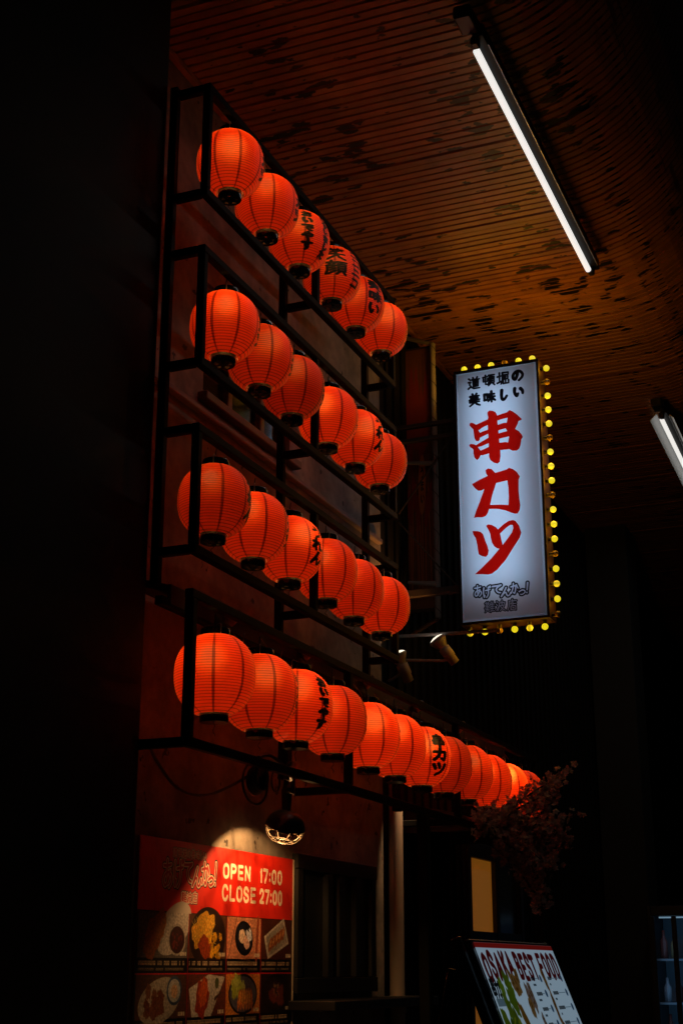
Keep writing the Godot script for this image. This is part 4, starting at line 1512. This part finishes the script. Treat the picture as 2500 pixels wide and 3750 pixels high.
	part("plinth", box_mesh(Vector3(wdt / 2, 0.30, -0.34), Vector3(wdt - 0.082, 0.6, 0.6), 0.006), body, f)
	part("liner", box_mesh(Vector3(wdt / 2, 1.2, -0.635), Vector3(wdt - 0.086, 1.2, 0.006), 0.0), mat(Color(0.35, 0.4, 0.45), 0.6), f)
	for dx: float in [0.05, 0.255, 0.50, 0.75, 0.955]:
		part("door_stile", box_mesh(Vector3(dx, 1.2, -0.02), Vector3(0.045, 1.2, 0.03), 0.004), body, f)
	part("header_lamp", box_mesh(Vector3(wdt / 2, 1.795, -0.12), Vector3(wdt - 0.2, 0.014, 0.02), 0.0), glow(Color(0.45, 0.75, 1.0), 0.25), f)
	for k in 3:
		var y := 0.63 + k * 0.39
		part("shelf", box_mesh(Vector3(wdt / 2, y, -0.34), Vector3(wdt - 0.09, 0.02, 0.5), 0.003), mat(Color(0.2, 0.22, 0.25), 0.4), f)
		for n in 6:
			var st2 := start()
			var tall := rng.randf_range(0.2, 0.3)
			var rr := 0.036
			add_lathe(st2, PackedVector2Array([Vector2(0.001, 0), Vector2(rr, 0.002), Vector2(rr, tall * 0.6), Vector2(rr * 0.42, tall * 0.78), Vector2(rr * 0.4, tall), Vector2(0.001, tall)]), 12)
			var bo := part("drink_bottle", done(st2), mat([Color(0.05, 0.16, 0.4), Color(0.35, 0.36, 0.4), Color(0.2, 0.06, 0.05), Color(0.05, 0.2, 0.25), Color(0.3, 0.2, 0.1)][rng.randi() % 5], 0.25), self)
			bo.name = numbered("drink_bottle")
			bo.position = f.position + Vector3(0.12 + n * 0.098, y + 0.0115, -0.16 - rng.randf() * 0.12)
			tag(bo, "small drink bottle on the %s fridge shelf, %s from the hinge side" % [["lowest", "middle", "top"][k], ["first", "second", "third", "fourth", "fifth", "sixth"][n]], "bottle", "bottles in the drinks fridge")
	var fl := AreaLight3D.new()
	fl.name = "fridge_light"
	fl.area_size = Vector2(wdt - 0.2, 1.1)
	fl.light_color = Color(0.5, 0.78, 1.0)
	fl.light_energy = 0.08
	fl.shadow_enabled = true
	f.add_child(fl)
	fl.position = Vector3(wdt / 2, 1.2, -0.045)


func stand_print() -> ImageTexture:
	var c := Ink.new(400, 545, Color(0.88, 0.90, 0.92))
	var r := RandomNumberGenerator.new()
	r.seed = 12
	c.rect(0, 0, 400, 7, Color(0.62, 0.10, 0.07))
	var maroon := Color(0.36, 0.03, 0.04)
	var put := func(text: String, x0: float, x1: float, y: float, h: float) -> void:
		var cell := (x1 - x0) / text.length()
		for i in text.length():
			c.write(GLYPH[text[i]], x0 + i * cell + 2, y + r.randf_range(-2, 2), cell - 4, h + r.randf_range(-1, 3), 4.6, maroon, 0.8)
	put.call("OSAKA", 6, 146, 14, 36)
	put.call("BEST", 158, 264, 14, 36)
	put.call("FOOD", 280, 392, 14, 36)
	var dark := Color(0.06, 0.07, 0.08)
	for g: Array in [["串", 2, 46, 20, 30], ["カ", 20, 48, 20, 28], ["ツ", 38, 48, 20, 26]]:
		c.write(GLYPH[g[0]], g[1], g[2], g[3], g[4], 2.4, dark)
	c.rect(6, 76, 44, 86, Color(0.45, 0.5, 0.52))
	# a heap of greens and fried things down the side
	for k in 60:
		var q := Vector2(r.randf_range(8, 118), r.randf_range(92, 330))
		q.x += (q.y - 92) * -0.05
		c.ell(q.x, q.y, r.randf_range(7, 13), r.randf_range(16, 30), r.randf_range(-0.5, 0.3), [Color(0.42, 0.46, 0.05), Color(0.52, 0.50, 0.08), Color(0.50, 0.30, 0.06), Color(0.26, 0.34, 0.04), Color(0.58, 0.36, 0.09)][k % 5].darkened(r.randf_range(0, 0.3)), 0.15, k)
	for k in 9:
		c.ell(70 + r.randf_range(-22, 26), 52 + k * 5, 10, 16, r.randf_range(-0.6, 0.6), Color(0.38, 0.44, 0.06).darkened(r.randf_range(0, 0.25)), 0.2, k)
	# single dishes
	var brown := Color(0.46, 0.26, 0.06)
	for p: Array in [[124, 58, 20, 16, 0.0], [112, 48, 8, 14, -0.6], [140, 48, 9, 16, 0.6], [168, 74, 9, 20, -0.1], [182, 76, 10, 24, 0.1], [160, 90, 11, 16, 0.2], [284, 52, 7, 20, -0.25], [286, 92, 7, 28, 0.05], [196, 122, 8, 26, 0.0], [292, 130, 8, 22, -0.1], [180, 190, 14, 30, 0.2], [284, 200, 8, 30, 0.1], [200, 280, 18, 26, 0.0]]:
		c.ell(p[0], p[1], p[2], p[3], p[4], brown.lightened(r.randf_range(0, 0.12)) if p[0] < 165 or p[0] > 200 else Color(0.48, 0.36, 0.30), 0.14, int(p[0]))
		c.speckle(int(p[0] - p[2] * 0.5), int(p[1] - p[3] * 0.6), int(p[0] + p[2] * 0.5), int(p[1] + p[3] * 0.6), 12, brown.darkened(0.3), 1.8, r)
	# price lists in tiny type
	for colx: Array in [[212, 272], [304, 392]]:
		var y := 48.0
		while y < 520:
			var x: float = colx[0]
			var stop: float = x + r.randf_range(18, 34)
			while x < stop:
				c.rect(x, y, x + 4, y + 5, dark)
				x += 5.0
			c.rect(stop + 2, y + 2, colx[1] - 18, y + 3, Color(0.5, 0.55, 0.58))
			c.dab(colx[1] - 9, y + 2, 5.5, Color(0.25, 0.33, 0.42))
			c.rect(colx[0], y + 10, colx[0] + r.randf_range(6, 16), y + 13, Color(0.3, 0.33, 0.36))
			y += 22.0
	return c.tex()


func small_things() -> void:
	# slack cables under the lowest rack
	var a := thing("hanging_cable", "slack black cable looping from the pillar to the lower rack", "cable")
	part("cord", tube_mesh(curve(PackedVector3Array([Vector3(-3.0, 2.33, -5.14), Vector3(-3.05, 2.286, -5.297), Vector3(-3.05, 2.21, -5.439), Vector3(-3.05, 2.185, -5.583), Vector3(-3.05, 2.194, -5.73), Vector3(-3.05, 2.231, -5.881), Vector3(-3.0, 2.30, -6.02), Vector3(-2.86, 2.33, -5.9)])), 0.0075, 8), cord_rubber, a)
	var b := thing("cable_coil", "coil of thick black cable tied to the lower rack rail", "cable")
	for k in 4:
		var ring := PackedVector3Array()
		for i in 29:
			var an := TAU * i / 28
			ring.append(Vector3(-2.79 - k * 0.011, 2.268 + 0.052 * sin(an) - 0.006 * k, -5.762 - 0.062 * cos(an) - 0.004 * k))
		part("loop", tube_mesh(ring, 0.013, 7), cord_rubber, b)
	var big := PackedVector3Array()
	for i in 25:
		var an := TAU * i / 24
		big.append(Vector3(-2.80, 2.235 + 0.092 * sin(an), -5.73 - 0.125 * cos(an)))
	part("loose_loop", tube_mesh(big, 0.0055, 7), cord_rubber, b)
	part("lead", tube_mesh(curve(PackedVector3Array([Vector3(-2.79, 2.35, -5.74), Vector3(-2.79, 2.375, -5.86), Vector3(-2.80, 2.34, -6.06), Vector3(-2.84, 2.31, -6.2), Vector3(-2.91, 2.33, -6.29)])), 0.009, 7), cord_rubber, b)
	var d := thing("cable_loop", "thin loose cable loop hanging beside the caged lamp neck", "cable")
	var lp := PackedVector3Array()
	for i in 21:
		var an := TAU * i / 20
		lp.append(Vector3(-2.85, 2.285 + 0.05 * sin(an), -6.05 - 0.045 * cos(an)))
	part("cord", tube_mesh(lp, 0.0045, 6), cord_rubber, d)
	# lamp stem up to the rack
	var stem := thing("lamp_stem", "black bracket joining the caged lamp to the lower rack", "bracket")
	part("stem", tube_mesh(PackedVector3Array([Vector3(-2.898, 2.25, -6.30), Vector3(-2.90, 2.34, -6.32), Vector3(-2.93, 2.40, -6.40)]), 0.03, 10), dark_plastic, stem)

	# clips and wiring above the lowest row
	var w := thing("wiring_run", "tangle of thin wires along the rail above the lowest lanterns", "wiring")
	for k in 14:
		var z := -5.4 - k * 0.36
		var dz := rng.randf_range(0.15, 0.3)
		part("wire", tube_mesh(curve(PackedVector3Array([Vector3(-2.80, 2.90, z), Vector3(-2.78, 2.86 - rng.randf() * 0.03, z - dz * 0.4), Vector3(-2.77, 2.80, z - dz * 0.5), Vector3(-2.80, 2.89, z - dz)])), 0.0028, 5), mat(Color(0.06, 0.03, 0.02), 0.5), w)
	for k in 5:
		var v := thing("clip_lamp", "small %s clip lamp on the eave above the lowest lanterns" % ["first grey", "second grey", "third grey", "fourth grey", "fifth grey"][k], "lamp", Vector3(-2.86, 2.985, -5.62 - k * 0.83), "clip lamps along the eave")
		var st := start()
		add_lathe(st, PackedVector2Array([Vector2(0.014, -0.03), Vector2(0.03, 0.02), Vector2(0.034, 0.045), Vector2(0.001, 0.046)]), 14, Transform3D(Basis(Vector3.BACK, 2.4) * Basis(Vector3.RIGHT, 0.5), Vector3.ZERO))
		part("shade", done(st), mat(Color(0.09, 0.09, 0.1), 0.4), v)
		part("clip", box_mesh(Vector3(-0.01, -0.02, 0), Vector3(0.03, 0.03, 0.02), 0.003), dark_plastic, v)

	blossom()


func blossom() -> void:
	var t := thing("blossom_spray", "artificial cherry blossom branches hanging by the end of the lowest lanterns", "blossom")
	var bark := mat(Color(0.02, 0.014, 0.01), 0.8)
	var root := Vector3(-2.70, 2.30, -8.80)
	var tips := []
	var r := RandomNumberGenerator.new()
	r.seed = 61
	var ends := [
		Vector3(-2.14, 2.62, -8.8), Vector3(-2.16, 2.53, -8.7), Vector3(-2.20, 2.43, -8.7), Vector3(-2.12, 2.30, -8.6), Vector3(-2.10, 2.20, -8.65),
		Vector3(-2.20, 2.05, -8.6), Vector3(-2.30, 1.92, -8.7), Vector3(-2.36, 2.18, -8.6), Vector3(-2.60, 2.32, -8.5), Vector3(-2.45, 2.36, -8.6),
		Vector3(-2.50, 2.22, -8.8), Vector3(-2.35, 2.31, -8.65), Vector3(-2.25, 2.26, -8.7), Vector3(-2.22, 2.12, -8.7), Vector3(-2.28, 1.80, -8.65),
	]
	for e: Vector3 in ends:
		var mid := root.lerp(e, 0.55) + Vector3(r.randf_range(-0.05, 0.05), r.randf_range(-0.02, 0.03), r.randf_range(-0.08, 0.08))
		var path := curve(PackedVector3Array([root, mid, e]), 8)
		var st := start()
		add_tube(st, path, 0.009, 6, 0.003)
		for k in range(5, path.size() - 1, 2):
			var tw := path[k] + Vector3(r.randf_range(-0.12, 0.12), r.randf_range(-0.12, 0.12), r.randf_range(-0.12, 0.12))
			add_tube(st, PackedVector3Array([path[k], tw]), 0.003, 5, 0.0015)
			tips.append([path[k], tw])
		part("branch", done(st), bark, t)
		for k in range(4, path.size() - 1):
			tips.append([path[k], path[k + 1]])
	# one five petalled flower
	var fl := start()
	for k in 5:
		var a := TAU * k / 5
		var p := Vector3(cos(a), 0, sin(a))
		var q := Vector3(-sin(a), 0, cos(a))
		quad(fl, Vector3.ZERO, p * 0.011 + q * 0.007 + Vector3(0, 0.004, 0), p * 0.018 + Vector3(0, 0.009, 0), p * 0.011 - q * 0.007 + Vector3(0, 0.004, 0), Vector3.UP)
	var flower := done(fl)
	var places := []
	for tp: Array in tips:
		for k in 7:
			var at: Vector3 = (tp[0] as Vector3).lerp(tp[1], r.randf()) + Vector3(r.randfn(0, 0.025), r.randfn(0, 0.025), r.randfn(0, 0.025))
			places.append(Transform3D(Basis.from_euler(Vector3(r.randf_range(0, TAU), r.randf_range(0, TAU), r.randf_range(0, TAU))).scaled(Vector3.ONE * r.randf_range(0.8, 1.5)), at))
	var mm := MultiMesh.new()
	mm.transform_format = MultiMesh.TRANSFORM_3D
	mm.mesh = flower
	mm.instance_count = places.size()
	for i in places.size():
		mm.set_instance_transform(i, places[i])
	var mi := MultiMeshInstance3D.new()
	mi.name = "petals"
	mi.multimesh = mm
	var pm := mat(Color(0.20, 0.16, 0.14), 0.75)
	pm.backlight_enabled = true
	pm.backlight = Color(0.5, 0.4, 0.4)
	mi.material_override = pm
	mi.set_meta("kind", "stuff")
	t.add_child(mi)
